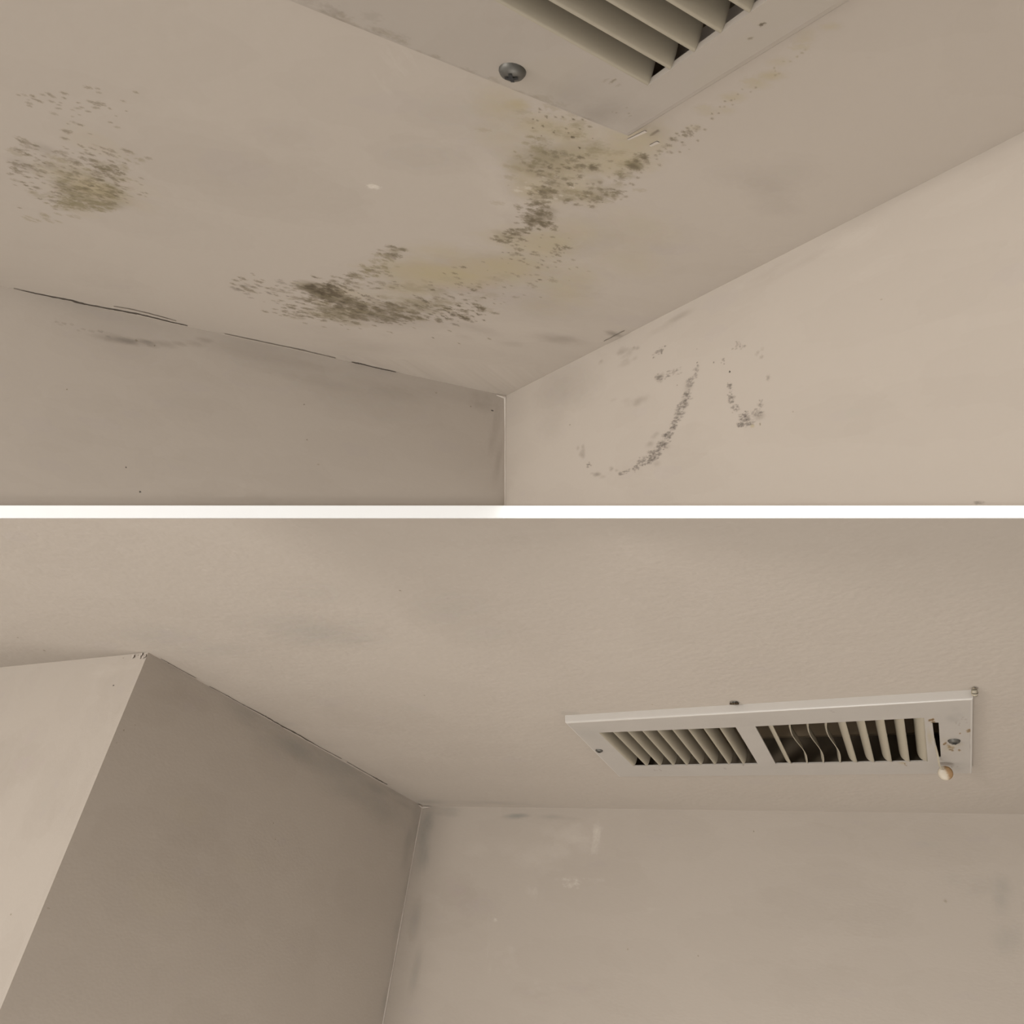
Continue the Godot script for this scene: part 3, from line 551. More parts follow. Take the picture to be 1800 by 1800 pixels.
func stained(size: Vector2i, origin: Vector2, extent: Vector2, rows: Array, base: Color, mottle := 0.022) -> ImageTexture:
	var im := Image.create(size.x, size.y, false, Image.FORMAT_RGBA8)
	im.fill(base)
	var px := Vector2(size) / extent
	for k in 60:     # uneven old paint
		dab(im, ["light", "grey", "yellow"][k % 3], "soft%d" % (k % 4), Vector2(rng.randf() * size.x, rng.randf() * size.y), Vector2(size) * rng.randf_range(0.06, 0.16), mottle)
	for row in rows:
		var q: Array = row[1]
		var n: int = row[2]
		var soft: bool = n < 16 and n > 1
		for k in n:
			var r := Vector2.ZERO
			if n > 1:
				r = Vector2.from_angle(rng.randf() * TAU) * sqrt(rng.randf()) * 1.08
				if k % 3 == 0:
					r = Vector2(rng.randfn(0, 0.6), rng.randfn(0, 0.6)).limit_length(1.6)
			var s := 1.0 if n == 1 else (rng.randf_range(0.75, 1.3) if soft else exp(rng.randfn(-0.12, 0.36)))
			var half := Vector2(row[3], row[4]) * s * px
			if n > 16:
				half *= Vector2(rng.randf_range(0.75, 1.25), rng.randf_range(0.75, 1.25))
			var at := (Vector2(q[0] + q[2] * r.x + q[4] * r.y, q[1] + q[3] * r.x + q[5] * r.y) - origin) * px
			var strength: float = row[5] * (1.0 if n == 1 else rng.randf_range(0.55, 1.25))
			var kind := ("soft%d" % (k % 4)) if (soft and half.x > 14) else ("blot%d" % (rng.randi() % 8))
			dab(im, row[0], kind, at, half.max(Vector2(1.2, 1.2)), minf(strength, 1.0))
	im.generate_mipmaps()
	return ImageTexture.create_from_image(im)

func painted(tex: Texture2D, normal: Texture2D, bump := 0.3, rough := 0.75) -> StandardMaterial3D:
	var m := mat(Color.WHITE, rough)
	m.albedo_texture = tex
	m.texture_repeat = false
	m.metallic_specular = 0.35
	if normal:
		m.normal_enabled = true
		m.normal_texture = normal
		m.normal_scale = bump
	return m

func flat_uv(a: Vector3, b: Vector3, start: Vector3, origin: Vector2, extent: Vector2) -> Array:
	return [a, b, start, origin, extent]

# a hairline crack or a smear of dirt in the joint, lying on a surface: [x, z, half width] along it
func crack(pts: Array, m: Material, parent: Node, out := Vector3(0, -0.0004, 0)) -> void:
	var st := begin()
	var last := []
	for i in pts.size() - 1:
		var p := Vector3(pts[i][0], 0, pts[i][1])
		var q := Vector3(pts[i + 1][0], 0, pts[i + 1][1])
		var side := (q - p).cross(Vector3.UP).normalized()
		for k in 6:
			var t := k / 5.0
			var c := p.lerp(q, t)
			var w: float = lerpf(pts[i][2], pts[i + 1][2], t) * rng.randf_range(0.55, 1.35)
			w *= 0.6
			c += side * w * rng.randf_range(-0.5, 0.5)
			var now := [c + side * w + out, c - side * w + out, c + out * 2.0]
			if last:
				quad(st, last[0], now[0], now[2], last[2])
				quad(st, last[2], now[2], now[1], last[1])
			last = now
	obj("crack", done(st), m, parent)

# ---------------------------------------------------------------- the air register, built on its four face corners
# corners: face corners (near left, near right, far right, far left) in the ceiling's own frame, the face `drop` below the ceiling
var corners := []
var drop := 0.015
var centre := Vector3.ZERO
var face_len := 1.0
var face_wid := 1.0

func spot(u: float, v: float, below: float) -> Vector3:
	var a: Vector3 = corners[0].lerp(corners[1], u)
	var b: Vector3 = corners[3].lerp(corners[2], u)
	var p := a.lerp(b, v)
	return Vector3(p.x, -below, p.z) - centre

func face(st: SurfaceTool, a: Array, b: Array, c: Array, d: Array) -> void:
	for t in [[a, b, c], [a, c, d]]:
		for p in t:
			st.set_uv(Vector2(p[0], p[1]))
			st.add_vertex(spot(p[0], p[1], drop))

func plate_mesh(cuts: Array) -> ArrayMesh:
	# cuts: openings [u top left, v top left, u top right, v top right, u bottom right, v bottom right, u bottom left, v bottom left]
	var st := begin()
	var e := 0.0035 / face_len
	var g := 0.0035 / face_wid
	var left := [[e, g], [e, g], [e, 1 - g], [e, 1 - g]]
	for c in cuts:
		var l := [[c[0], g], [c[0], c[1]], [c[6], c[7]], [c[6], 1 - g]]
		var r := [[c[2], g], [c[2], c[3]], [c[4], c[5]], [c[4], 1 - g]]
		if left[1] == left[0]:
			left = [[e, g], [e, c[1]], [e, c[7]], [e, 1 - g]]
		for i in 3:
			face(st, left[i], l[i], l[i + 1], left[i + 1])
		face(st, l[0], r[0], r[1], l[1])
		face(st, l[2], r[2], r[3], l[3])
		# turned-in rims of the opening
		var sides := [[c[0], c[1], c[2], c[3]], [c[2], c[3], c[4], c[5]], [c[4], c[5], c[6], c[7]], [c[6], c[7], c[0], c[1]]]
		for i in 4:
			if c.size() > 8 and i == int(c[8]):
				continue          # a blade carries on from this side
			var k: Array = sides[i]
			quad(st, spot(k[0], k[1], drop), spot(k[2], k[3], drop), spot(k[2], k[3], drop - 0.0025), spot(k[0], k[1], drop - 0.0025))
		left = r
	var end := [[1 - e, g], [1 - e, left[1][1]], [1 - e, left[2][1]], [1 - e, 1 - g]]
	for i in 3:
		face(st, left[i], end[i], end[i + 1], left[i + 1])
	return done(st)

func flange_mesh() -> ArrayMesh:
	# rounded rim and the side up to the ceiling: [outset in metres, height below the ceiling]
	var st := begin()
	var rings := [[-0.0035, drop], [-0.0016, drop - 0.0003], [-0.0004, drop - 0.0012], [0.0, drop - 0.003], [0.0012, 0.0]]
	for i in rings.size() - 1:
		var loops := []
		for ring in [rings[i], rings[i + 1]]:
			var du: float = ring[0] / face_len
			var dv: float = ring[0] / face_wid
			loops.append([[-du, -dv, ring[1]], [1 + du, -dv, ring[1]], [1 + du, 1 + dv, ring[1]], [-du, 1 + dv, ring[1]]])
		for k in 4:
			var j := (k + 1) % 4
			var qs := [loops[0][k], loops[0][j], loops[1][j], loops[1][k]]
			for t in [0, 1, 2, 0, 2, 3]:
				st.set_uv(Vector2(clampf(qs[t][0], 0, 1), clampf(qs[t][1], 0, 1)))
				st.add_vertex(spot(qs[t][0], qs[t][1], qs[t][2]))
	return done(st)

# one curved blade, stamped out of the plate along its line and turned up into the duct; lean +1 turns it towards larger u
func louver_mesh(top: Vector2, bottom: Vector2, reach: float, rise: float, lean: float, buckle := 0.0) -> ArrayMesh:
	var st := begin(true)
	var outline := []
	var n := 7
	for i in n + 1:
		var t := float(i) / n
		var x := 2 * t * (1 - t) * 0.95 * reach + t * t * reach
		var y := 2 * t * (1 - t) * 0.12 * rise + t * t * rise
		outline.append(Vector2(x, y))
	var thick := 0.0009 * face_len / 0.7
	var back := []
	for i in n + 1:
		var a: Vector2 = outline[maxi(i - 1, 0)]
		var b: Vector2 = outline[mini(i + 1, n)]
		var d := (b - a).normalized()
		back.append(outline[i] + Vector2(-d.y, d.x) * thick)
	back.reverse()
	var loop: Array = outline + back
	var steps := 14 if buckle != 0.0 else 4
	for s in steps:
		for i in loop.size():
			var j := (i + 1) % loop.size()
			var q := []
			for e in [[s, i], [s, j], [s + 1, j], [s + 1, i]]:
				var t: float = float(e[0]) / steps
				var base := top.lerp(bottom, t)
				var shape: Vector2 = loop[e[1]]
				var wave := -buckle * sin(TAU * t) * sqrt(maxf(0.0, 1.0 - shape.y / (rise * 1.3)))
				q.append(spot(base.x + (lean * shape.x + wave) / face_len, base.y, drop - shape.y))
			quad(st, q[0], q[1], q[2], q[3])
	return done(st)

func screw_in(parent: Node, at: Vector3, radius: float, metal: Material, dark: Material) -> void:
	var st := begin(true)
	lathe(st, at, Vector3.DOWN, [Vector2(radius * 1.02, -0.001), Vector2(radius, radius * 0.12), Vector2(radius * 0.86, radius * 0.34), Vector2(radius * 0.55, radius * 0.5), Vector2(0.0, radius * 0.56)])
	var s := obj("screw", done(st), metal, parent)
	s.set_meta("label", "tarnished metal crosshead screw")
	var cross := begin()
	for turn in [0.5, 0.5 + PI / 2]:
		var d := Vector3(cos(turn), 0, sin(turn))
		var w := Vector3(-sin(turn), 0, cos(turn)) * radius * 0.14
		var low := at + Vector3.DOWN * radius * 0.64
		quad(cross, low + d * radius * 0.5 + w + Vector3.UP * radius * 0.06, low + w, low - w, low + d * radius * 0.5 - w + Vector3.UP * radius * 0.06)
		quad(cross, low - d * radius * 0.5 + w + Vector3.UP * radius * 0.06, low + w, low - w, low - d * radius * 0.5 - w + Vector3.UP * radius * 0.06)
	obj("cross_slot", done(cross), dark, s)

func duct(parent: Node, hole: Array, wall: Material, edge_shade: Material, height: float, split: float) -> void:
	# the boot above the opening: the raw edge of the ceiling board set back, its shade painted dark, then sheet metal
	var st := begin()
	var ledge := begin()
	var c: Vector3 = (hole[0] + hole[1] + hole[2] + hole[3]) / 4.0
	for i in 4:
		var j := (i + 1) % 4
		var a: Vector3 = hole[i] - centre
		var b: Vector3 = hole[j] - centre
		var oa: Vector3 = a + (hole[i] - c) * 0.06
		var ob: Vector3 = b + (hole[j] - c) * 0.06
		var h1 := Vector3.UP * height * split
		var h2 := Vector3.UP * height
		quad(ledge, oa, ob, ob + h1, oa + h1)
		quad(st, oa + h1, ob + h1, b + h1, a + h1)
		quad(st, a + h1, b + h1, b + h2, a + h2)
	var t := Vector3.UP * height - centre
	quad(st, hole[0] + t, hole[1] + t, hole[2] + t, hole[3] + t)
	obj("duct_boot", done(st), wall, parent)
	obj("shaded_board_edge", done(ledge), edge_shade, parent)

func _ready() -> void:
	rng.seed = 20
	# ------------------------------------------------------------ camera, air, light
	var cam := Camera3D.new()
	cam.name = "camera"
	add_child(cam)
	cam.transform = Transform3D(Basis(Vector3(0.901, 0.1281, -0.4144), Vector3(0.1309, 0.8305, 0.5414), Vector3(0.4135, -0.5421, 0.7315)).orthonormalized(), Vector3(1.3443, 1.7614, 2.1237))
	cam.fov = rad_to_deg(2.0 * atan(900.0 / 1500.0))
	cam.near = 0.02
	cam.current = true
	var env := Environment.new()
	env.background_mode = Environment.BG_COLOR
	env.background_color = Color(0.05, 0.045, 0.04)
	env.tonemap_mode = Environment.TONE_MAPPER_LINEAR
	env.tonemap_exposure = 0.296
	env.sdfgi_enabled = true
	env.ssao_enabled = true
	env.ssil_enabled = true
	var we := WorldEnvironment.new()
	we.name = "environment"
	we.environment = env
	add_child(we)
	# two unseen soft lights: key far behind the camera, added fill near the floor
	for l in [[Vector3(-0.25, 1.3, 4.0), 17.6], [Vector3(0.95, 0.3, 0.9), 4.9]]:
		var omni := OmniLight3D.new()
		omni.name = numbered("unseen_light")
		omni.light_color = Color(1.0, 0.995, 0.985)
		omni.light_energy = l[1]
		omni.light_size = 0.25
		omni.omni_range = 12.0
		omni.omni_attenuation = 2.0
		omni.shadow_enabled = true
		omni.position = l[0]
		add_child(omni)

	# ------------------------------------------------------------ the shell of the room
	var plain := mat(Color(0.90, 0.90, 0.90), 0.8)
	var boards := mat(Color(0.74, 0.74, 0.74), 0.7)
	var at0 := Transform3D()
	struct("floor", slab([Vector3(-1.7, 0, -0.2), Vector3(3.1, 0, -0.2), Vector3(3.1, 0, 6.3), Vector3(-1.7, 0, 6.3)], Vector3(0, -0.1, 0)), boards, at0, "plain brown floor below the frame")
	struct("roof", slab([Vector3(-1.7, 2.95, -0.2), Vector3(3.1, 2.95, -0.2), Vector3(3.1, 2.95, 6.3), Vector3(-1.7, 2.95, 6.3)], Vector3(0, 0.1, 0)), plain, at0, "plain deck above both ceilings")
	struct("wall_east", slab([Vector3(3.0, 0, -0.2), Vector3(3.0, 0, 6.3), Vector3(3.0, 2.95, 6.3), Vector3(3.0, 2.95, -0.2)], Vector3(0.1, 0, 0)), plain, at0, "plain wall beyond the right edge of the frame")
	struct("wall_west", slab([Vector3(-1.6, 0, -0.2), Vector3(-1.6, 0, 6.3), Vector3(-1.6, 2.95, 6.3), Vector3(-1.6, 2.95, -0.2)], Vector3(-0.1, 0, 0)), plain, at0, "plain wall beyond the left edge of the frame")
	struct("wall_rear", slab([Vector3(-1.7, 0, 6.2), Vector3(3.1, 0, 6.2), Vector3(3.1, 2.95, 6.2), Vector3(-1.7, 2.95, 6.2)], Vector3(0, 0, 0.1)), plain, at0, "plain wall behind the camera")

	var rough_a := relief(3, 0.055, 5.0)
	var rough_b := relief(8, 0.09, 6.0)
	var gap := mat(Color(0.24, 0.20, 0.155), 0.95)
	var faint_gap := mat(Color(0.40, 0.36, 0.31), 0.95)
	var caulk := mat(Color(0.647, 0.604, 0.557), 0.5)

	# ------------------------------------------------------------ upper corner: mouldy ceiling and two walls of the bulkhead
	var o0 := Vector2(-0.30, -0.73)
	var e0 := Vector2(0.74, 0.58)
	var a0 := Vector3(0.5676, 0, -0.8233)
	var b0 := Vector3(-0.8233, 0, -0.5676)
	var mouldy := painted(stained(Vector2i(2048, 1600), o0, e0, ceiling_stains, PAINT), rough_a, 0.03)
	# vent of the upper ceiling: corner nearest the room corner, along the long and the short side
	var vk := Vector3(0.6308, 0, 0.1273)
	var vlong := Vector3(0.1049, 0, -0.0226).normalized()
	var vshort := Vector3(0.0212, 0, 0.1333).normalized()
	var up_face := [vk + vshort * 0.148, vk + vshort * 0.148 + vlong * 0.35, vk + vlong * 0.35, vk]
	var up_hole := [vk + vshort * 0.144 + vlong * 0.005, vk + vshort * 0.144 + vlong * 0.345, vk + vshort * 0.004 + vlong * 0.345, vk + vshort * 0.004 + vlong * 0.005]
	var ceiling_u := struct("ceiling", pierced([Vector3(0.09, 0, 0.85), Vector3(1.15, 0, 0.85), Vector3(1.08, 0, -0.02), Vector3(-0.02, 0, -0.02)], up_hole, Vector3(0, 0.02, 0), flat_uv(a0, b0, Vector3.ZERO, o0, e0)), mouldy, upper, "stained upper ceiling with yellow patches and dark mould spots")
	var nl := left_upper.cross(down_upper).normalized()
	if nl.x < 0: nl = -nl
	var nr := Vector3.RIGHT.cross(down_upper).normalized()
	if nr.z < 0: nr = -nr
	var foot_l := (Vector3(0.0696, -0.2255, 0.5476) - Vector3(0.0053, -0.1421, -0.0189)).normalized()
	var foot_r := (Vector3(0.7522, -0.1441, -0.0187) - Vector3(0.0068, -0.1422, -0.0185)).normalized()
	var cl := Vector3(0.0053, -0.1421, -0.0189)
	var ol := Vector2(-0.56, -0.01)
	var el := Vector2(0.60, 0.26)
	var dl := (down_upper - left_upper * down_upper.dot(left_upper)).normalized()
	var wall_l := struct("wall_left", slab([Vector3.ZERO, left_upper * 0.85, cl + foot_l * 0.86, cl], -nl * 0.012, flat_uv(-left_upper, dl, Vector3.ZERO, ol, el)), painted(stained(Vector2i(1600, 800), ol, el, left_stains, PAINT), rough_a, 0.025), upper, "shaded beige wall under the mouldy ceiling, left of its corner")
	var orr := Vector2(-0.01, -0.01)
	var er := Vector2(0.75, 0.19)
	var dr := (down_upper - Vector3.RIGHT * down_upper.x).normalized()
	struct("wall_right", slab([Vector3.ZERO, Vector3(1.02, 0, 0), cl + foot_r * 1.02, cl], -nr * 0.012, flat_uv(Vector3.RIGHT, dr, Vector3.ZERO, orr, er)), painted(stained(Vector2i(2048, 640), orr, er, right_stains, PAINT), rough_a, 0.025), upper, "brighter wall with two curved streaks of dark mould")
	# an added white divider, built as edge trim along the foot of both upper walls
	var white := mat(Color(0.975, 0.975, 0.97), 0.5)
	var tl := Vector3(0.0047, -0.1277, -0.0169)
	var tfl := (Vector3(0.0692, -0.2143, 0.5494) - tl).normalized()
	var tfr := (Vector3(0.7522, -0.1401, -0.0182) - Vector3(0.006, -0.1277, -0.0166)).normalized()
	var added_divider := begin()
	added_divider.append_from(slab([tl + nl * 0.003, tl + tfl * 0.86 + nl * 0.003, cl + foot_l * 0.86 + nl * 0.003, cl + nl * 0.003], -nl * 0.017), 0, Transform3D())
	added_divider.append_from(slab([tl + nr * 0.003, tl + tfr * 1.02 + nr * 0.003, cl + foot_r * 1.02 + nr * 0.003, cl + nr * 0.003], -nr * 0.017), 0, Transform3D())
	struct("added_divider_1", added_divider.commit(), white, upper, "added straight white divider strip between the upper and the lower corner")
	var bead := begin(true)
	tube(bead, [Vector3(0.0006, -0.001, 0.0006), cl * 0.3 + Vector3(0.0006, 0, 0.0006), cl * 0.6 + Vector3(0.0005, 0, 0.0005), cl + Vector3(0.0004, 0, 0.0004)], [0.0018, 0.0008, 0.0010, 0.0008])
	tube(bead, [Vector3(0.0004, -0.0014, 0.0006), left_upper * 0.012 + Vector3(0.0008, -0.0012, 0)], [0.0026, 0.0006])
	obj("caulk_bead", done(bead), caulk, wall_l)
	for c in [upper_crack, upper_crack_c]:
		crack(c, gap, ceiling_u)
	for c in [upper_crack_b, upper_crack_d, right_crack]:
		crack(c, faint_gap, ceiling_u)

	# ------------------------------------------------------------ lower corner: repainted ceiling and three walls
	var low_face := [Vector3(0.6952, 0, 0.6406), Vector3(1.4043, 0, 0.688), Vector3(1.3963, 0, 0.32), Vector3(0.6922, 0, 0.3051)]
	var low_hole := [Vector3(0.706, 0, 0.629), Vector3(1.392, 0, 0.675), Vector3(1.385, 0, 0.332), Vector3(0.703, 0, 0.318)]
	var oc := Vector2(-0.55, -1.65)
	var ec := Vector2(2.15, 1.70)
	var on_ceiling := flat_uv(Vector3.RIGHT, Vector3.FORWARD, Vector3.ZERO, oc, ec)
	var board := begin()
	board.append_from(pierced([Vector3(-1.6, 0, 2.01), Vector3(3.0, 0, 0.848), Vector3(3.0, 0, -0.06), Vector3(-1.6, 0, -0.06)], low_hole, Vector3(0, 0.006, 0), on_ceiling), 0, Transform3D())
	# it runs on behind the foot of the upper walls
	board.append_from(slab([Vector3(-1.6, 0, 2.01), Vector3(0.89, 0, 1.381), Vector3(0.34, 0, 1.8177), Vector3(-1.6, 0, 2.9)], Vector3(0, 0.006, 0), on_ceiling), 0, Transform3D())
	board.append_from(slab([Vector3(0.93, 0, 1.372), Vector3(3.0, 0, 0.848), Vector3(3.0, 0, 1.9), Vector3(1.55, 0, 1.55)], Vector3(0, 0.006, 0), on_ceiling), 0, Transform3D())
	var ceiling_l := struct("ceiling", board.commit(), painted(stained(Vector2i(1400, 1100), oc, ec, lower_ceiling_stains, PAINT, 0.02), rough_b, 0.05), lower, "clean repainted ceiling with a long white air vent")
	var ob := Vector2(-0.02, -0.01)
	var eb := Vector2(1.56, 0.60)
	struct("wall_back", slab([Vector3(0, 0, 0), Vector3(3.0, 0, 0), Vector3(3.0, -HEIGHT, 0), Vector3(0.0013, -1.0, -0.0008) * HEIGHT], Vector3(0, 0, -0.1), flat_uv(Vector3.RIGHT, Vector3.DOWN, Vector3.ZERO, ob, eb)), painted(stained(Vector2i(1600, 700), ob, eb, back_stains, PAINT, 0.02), rough_b, 0.03), lower, "back wall with touched-up paint patches below the long vent")
	var sd := side_lower.normalized()
	var os := Vector2(-1.08, -0.01)
	var es := Vector2(1.10, 0.68)
	var outer := side_lower + Vector3(0.0005, -1.0, 0.0253) * HEIGHT
	struct("wall_side", slab([Vector3.ZERO, side_lower, outer, Vector3(0.0013, -1.0, -0.0008) * HEIGHT], Vector3(-0.012, 0, 0), flat_uv(-sd, Vector3.DOWN, Vector3.ZERO, os, es)), painted(stained(Vector2i(1200, 800), os, es, side_stains, PAINT, 0.02), rough_b, 0.03), lower, "shaded side wall between the outer and the inner corner")
	var fd := Vector3(-0.9998, 0, -0.0202).normalized()
	var of := Vector2(-0.50, -0.01)
	var ef := Vector2(0.52, 0.68)
	struct("wall_front", slab([side_lower, side_lower + fd * 1.58, outer + fd * 1.6, outer], Vector3(0, 0, -0.012), flat_uv(-fd, Vector3.DOWN, side_lower, of, ef)), painted(stained(Vector2i(800, 900), of, ef, front_stains, PAINT, 0.02), rough_b, 0.03), lower, "bright wall face left of the outer corner")
	var bead2 := begin(true)
	var seam := []
	var seam_r := []
	for k in 16:
		seam.append(Vector3(0.0012, -0.004 - k * 0.05, 0.0012))
		seam_r.append(0.0022 * rng.randf_range(0.6, 1.15))
	tube(bead2, seam, seam_r)
	tube(bead2, [Vector3(0.002, -0.003, 0.002), Vector3(0.004, -0.004, 0.028)], [0.004, 0.001])
	tube(bead2, [Vector3(0.002, -0.003, 0.002), Vector3(0.03, -0.003, 0.003)], [0.004, 0.001])
	obj("caulk_bead", done(bead2), caulk, get_node("wall_back"))
	# chipped plaster at the outer corner
	var chip := begin()
	for k in 7:
		var p := side_lower + Vector3(-0.004 - 0.006 * k * rng.randf(), -0.004 - 0.008 * rng.randf(), 0.0015)
		var s := 0.004 * rng.randf_range(0.6, 1.2)
		quad(chip, p + Vector3(-s, s * 0.4, 0), p + Vector3(s * 0.3, s, 0.001), p + Vector3(s, -s * 0.3, 0.0015), p + Vector3(-s * 0.2, -s, 0.0005))
	obj("plaster_chip", done(chip), caulk, get_node("wall_front"))
	for c in [lower_crack, lower_crack_b, lower_crack_c]:
		crack(c, gap, ceiling_l)

	# ------------------------------------------------------------ the two air vents
	var metal := mat(Color(0.33, 0.315, 0.29), 0.5, 0.6)
	var slot_dark := mat(Color(0.10, 0.09, 0.08), 0.8)
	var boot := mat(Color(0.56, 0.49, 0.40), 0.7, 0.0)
	var edge_shade := mat(Color(0.36, 0.315, 0.255), 0.95)  # darker than the boot: shade inside the opening put into the colour
	var blade := mat(Color(0.575, 0.535, 0.465), 0.45)
	blade.metallic_specular = 0.4

	# long vent in the lower ceiling
	corners = low_face
	drop = 0.015
	face_len = 0.707
	face_wid = 0.352
	centre = Vector3(1.05, 0, 0.49)
	var vent := thing("air_vent", "long white air vent with a rusty lever knob and three buckled blades", "air vent", lower * Transform3D(Basis(), centre))
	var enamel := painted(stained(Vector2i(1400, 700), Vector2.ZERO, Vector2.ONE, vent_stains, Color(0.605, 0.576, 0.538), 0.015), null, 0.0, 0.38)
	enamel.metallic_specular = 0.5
	var l_bank := [0.0705, 0.178, 0.452, 0.196, 0.4545, 0.790, 0.080, 0.788, 3]
	var r_bank := [0.5022, 0.197, 0.8975, 0.189, 0.8952, 0.797, 0.5035, 0.793, 1]
	var lit_rim := mat(Color(0.665, 0.635, 0.60), 0.38)  # paler than the face plate: light on the flange put into its colour
	lit_rim.metallic_specular = 0.5
	obj("flange", flange_mesh(), lit_rim, vent)
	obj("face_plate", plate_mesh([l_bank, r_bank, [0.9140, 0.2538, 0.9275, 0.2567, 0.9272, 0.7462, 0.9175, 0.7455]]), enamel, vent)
	for k in 9:
		var t := k / 9.0
		obj("louver", louver_mesh(Vector2(lerpf(0.0705, 0.452, t), lerpf(0.178, 0.196, t)), Vector2(lerpf(0.080, 0.4545, t), lerpf(0.788, 0.790, t)), 0.0090, 0.034, 1.0), blade, vent)
	for k in 9:
		var t := (k + 1) / 9.0
		var bent: bool = k >= 1 and k <= 3
		var b := obj("louver", louver_mesh(Vector2(lerpf(0.5022, 0.8975, t), lerpf(0.197, 0.189, t)), Vector2(lerpf(0.5035, 0.8952, t), lerpf(0.793, 0.797, t)), 0.005 if bent else (0.0165 if k > 0 else 0.014), 0.021, -1.0, 0.0046 if bent else 0.0), blade, vent)
		if bent:
			b.set_meta("label", "louver blade buckled into a wave")
	screw_in(vent, spot(0.0215, 0.474, drop), 0.0078, metal, slot_dark)
	screw_in(vent, spot(0.9589, 0.503, drop), 0.0100, metal, slot_dark)
	duct(vent, low_hole, boot, edge_shade, 0.21, 0.30)
	# lever: a bent flat strip out of the slot, and its knob
	var strip := begin()
	var path := [Vector3(1.3400, -0.006, 0.487) - centre, Vector3(1.3403, -0.014, 0.476) - centre, Vector3(1.342, -0.020, 0.45) - centre, Vector3(1.3425, -0.031, 0.416) - centre, Vector3(1.346, -0.033, 0.398) - centre]
	for i in path.size() - 1:
		var w := Vector3(0.0017, 0, 0)
		var h := Vector3(0, 0.0012, 0.0006)
		quad(strip, path[i] - w, path[i] + w, path[i + 1] + w, path[i + 1] - w)
		quad(strip, path[i] - w + h, path[i] + w + h, path[i + 1] + w + h, path[i + 1] - w + h)
		quad(strip, path[i] - w, path[i] - w + h, path[i + 1] - w + h, path[i + 1] - w)
		quad(strip, path[i] + w, path[i] + w + h, path[i + 1] + w + h, path[i + 1] + w)
	obj("lever", done(strip), blade, vent)
	var knob := begin(true)
	var kc := Vector3(1.3506, -0.034, 0.3836) - centre
	var axis := Vector3(0.05, -0.5, 0.86).normalized()
	var ks := axis.cross(Vector3.UP).normalized()
	var kt := ks.cross(axis)
	var kn := FastNoiseLite.new()
	kn.seed = 4
	kn.frequency = 60.0
	for i in 14:
		for j in 28:
			for e in [[0, 0], [0, 1], [1, 1], [0, 0], [1, 1], [1, 0]]:
				var la: float = PI * (i + e[0]) / 14.0
				var lo: float = TAU * (j + e[1]) / 28.0
				var d := ks * sin(la) * cos(lo) + kt * sin(la) * sin(lo) + axis * cos(la) * 0.45
				var p := d * 0.0131
				var rust := smoothstep(0.0, 0.55, p.dot(ks) / 0.0131 * -0.9 + p.dot(kt) / 0.0131 * 0.25 + kn.get_noise_3dv(p) * 0.5 + 0.12)
				knob.set_color(Color(0.385, 0.325, 0.245).lerp(Color(0.22, 0.125, 0.05), rust))
				knob.add_vertex(kc + p)
	var knob_m := mat(Color.WHITE, 0.45)
	knob_m.vertex_color_use_as_albedo = true
	obj("lever_knob", done(knob), knob_m, vent).set_meta("label", "cream knob stained orange with rust")
	# bent-up corner of the flange
	var lip := begin(true)
	tube(lip, [spot(1.0035, -0.034, 0.0), spot(1.004, -0.030, 0.004), spot(1.004, -0.022, 0.0075), spot(1.0035, -0.012, 0.010), spot(1.003, -0.004, 0.0115)], [0.0004, 0.004, 0.0052, 0.0046, 0.0003], 10)
	obj("corner_tab", done(lip), blade, vent)

	# small clip stuck to the ceiling at the flange
	var staple := thing("metal_clip", "tiny rusty metal clip on the ceiling at the long vent's near edge", "clip", lower * Transform3D(Basis(), Vector3(1.0306, 0, 0.676)))
	var loop := begin(true)
	var ring := []
	var ring_r := []
	for k in 13:
		var a := TAU * k / 12.0
		ring.append(Vector3(cos(a) * 0.0068, -0.003 - 0.002 * sin(a), sin(a) * 0.006))
		ring_r.append(0.0017)
	tube(loop, ring, ring_r)
	obj("loop", done(loop), mat(Color(0.30, 0.24, 0.17), 0.5, 0.5), staple)
	var tip := begin(true)
	lathe(tip, Vector3(0.001, 0, 0), Vector3.DOWN, [Vector2(0.0045, 0), Vector2(0.004, 0.002), Vector2(0.002, 0.0045), Vector2(0, 0.005)], 10)
	obj("pin", done(tip), metal, staple)

	# vent in the stained upper ceiling
	corners = up_face
	drop = 0.004
	face_len = 0.35
	face_wid = 0.148
	centre = (up_face[0] + up_face[2]) / 2.0
	var vent_u := thing("air_vent", "large grey-white louvered air vent cut by the top edge, mould around its corner", "air vent", upper * Transform3D(Basis(), centre))
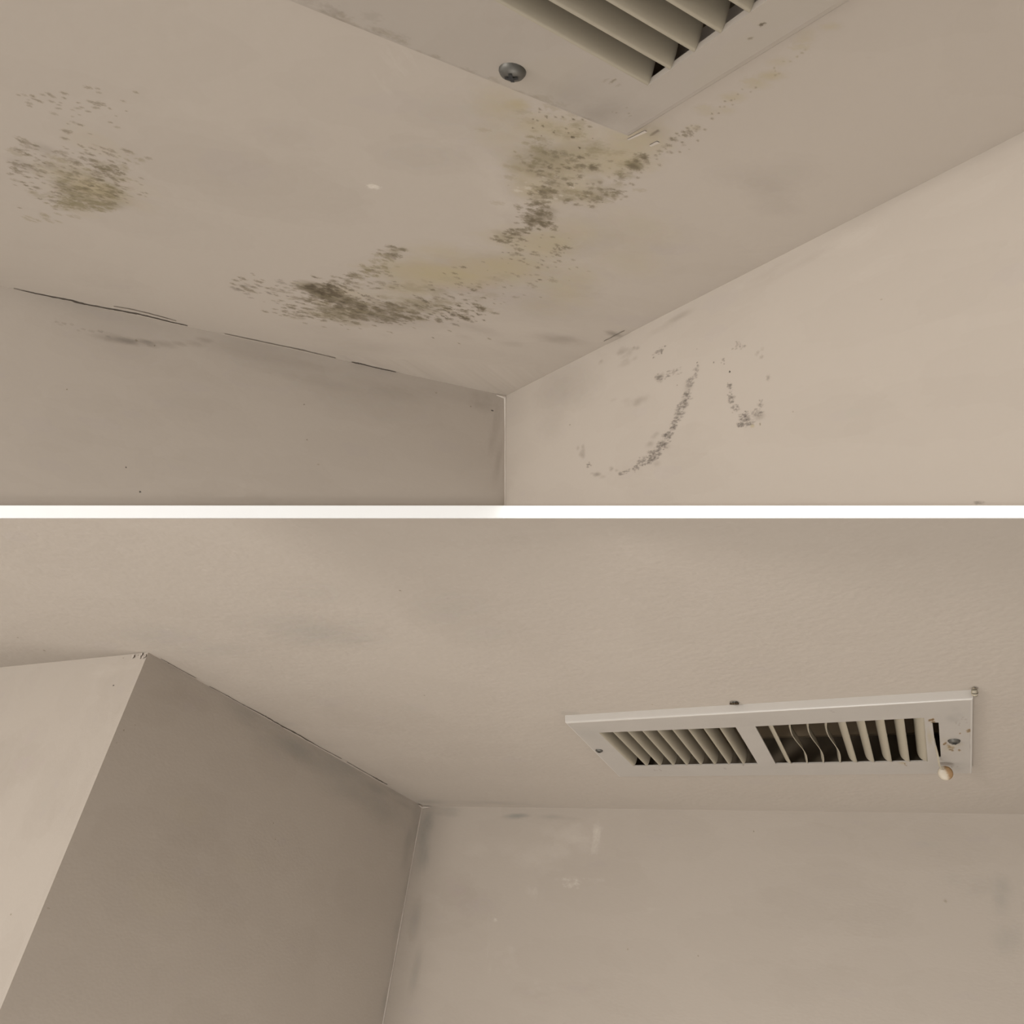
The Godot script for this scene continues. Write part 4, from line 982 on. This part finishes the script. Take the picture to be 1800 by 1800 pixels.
	var dusty := painted(stained(Vector2i(900, 400), Vector2.ZERO, Vector2.ONE, [
		["grey", [0.05, 0.85, 0.05, 0, 0, 0.1], 5, 0.05, 0.08, 0.14], ["umber", [0.010, 0.45, 0.008, 0.02, 0, 0.45], 30, 0.007, 0.022, 0.14], ["grey", [0.02, 0.05, 0.02, 0, 0, 0.2], 8, 0.012, 0.03, 0.2],
		["dark", [0.258, 0.915, 0, 0, 0, 0], 1, 0.005, 0.008, 0.7], ["umber", [0.236, 0.93, 0, 0, 0, 0], 1, 0.005, 0.007, 0.5], ["umber", [0.09, 0.80, 0.01, 0, 0, 0.02], 6, 0.006, 0.006, 0.3], ["umber", [0.045, 0.9, 0.02, 0, 0, 0.03], 5, 0.003, 0.004, 0.4]], Color(0.580, 0.541, 0.495), 0.02), null, 0.0, 0.5)
	obj("flange", flange_mesh(), dusty, vent_u)
	obj("face_plate", plate_mesh([[0.1475, 0.17, 0.470, 0.17, 0.455, 0.855, 0.108, 0.875, 3], [0.520, 0.17, 0.878, 0.17, 0.865, 0.80, 0.505, 0.85, 1]]), dusty, vent_u)
	for k in 9:
		var t := k / 9.0
		obj("louver", louver_mesh(Vector2(lerpf(0.1475, 0.470, t), 0.17), Vector2(lerpf(0.108, 0.455, t), lerpf(0.875, 0.855, t)), 0.0036, 0.0190, 1.0), blade, vent_u)
	for k in 9:
		var t := (k + 1) / 9.0
		obj("louver", louver_mesh(Vector2(lerpf(0.520, 0.878, t), 0.17), Vector2(lerpf(0.505, 0.865, t), lerpf(0.85, 0.80, t)), 0.0065, 0.0125, -1.0), blade, vent_u)
	screw_in(vent_u, Vector3(0.6541, -drop, 0.1858) - centre, 0.0052, metal, slot_dark)
	duct(vent_u, up_hole, boot, edge_shade, 0.09, 0.75)
	var flake := begin()
	for f in flakes:
		var p := Vector3(f[0], -drop - 0.0006, f[1]) - centre
		var q := Vector3(f[2], -drop - 0.0012, f[3]) - centre
		var w: Vector3 = (q - p).cross(Vector3.UP).normalized() * float(f[4])
		quad(flake, p - w * 0.5, p + w * 0.5, q + w, q - w * 0.6)
		quad(flake, p - w * 0.5 + Vector3(0, 0.0004, 0), p + w * 0.5 + Vector3(0, 0.0004, 0), q + w + Vector3(0, 0.0004, 0), q - w * 0.6 + Vector3(0, 0.0004, 0))
	obj("paint_flake", done(flake), caulk, vent_u)
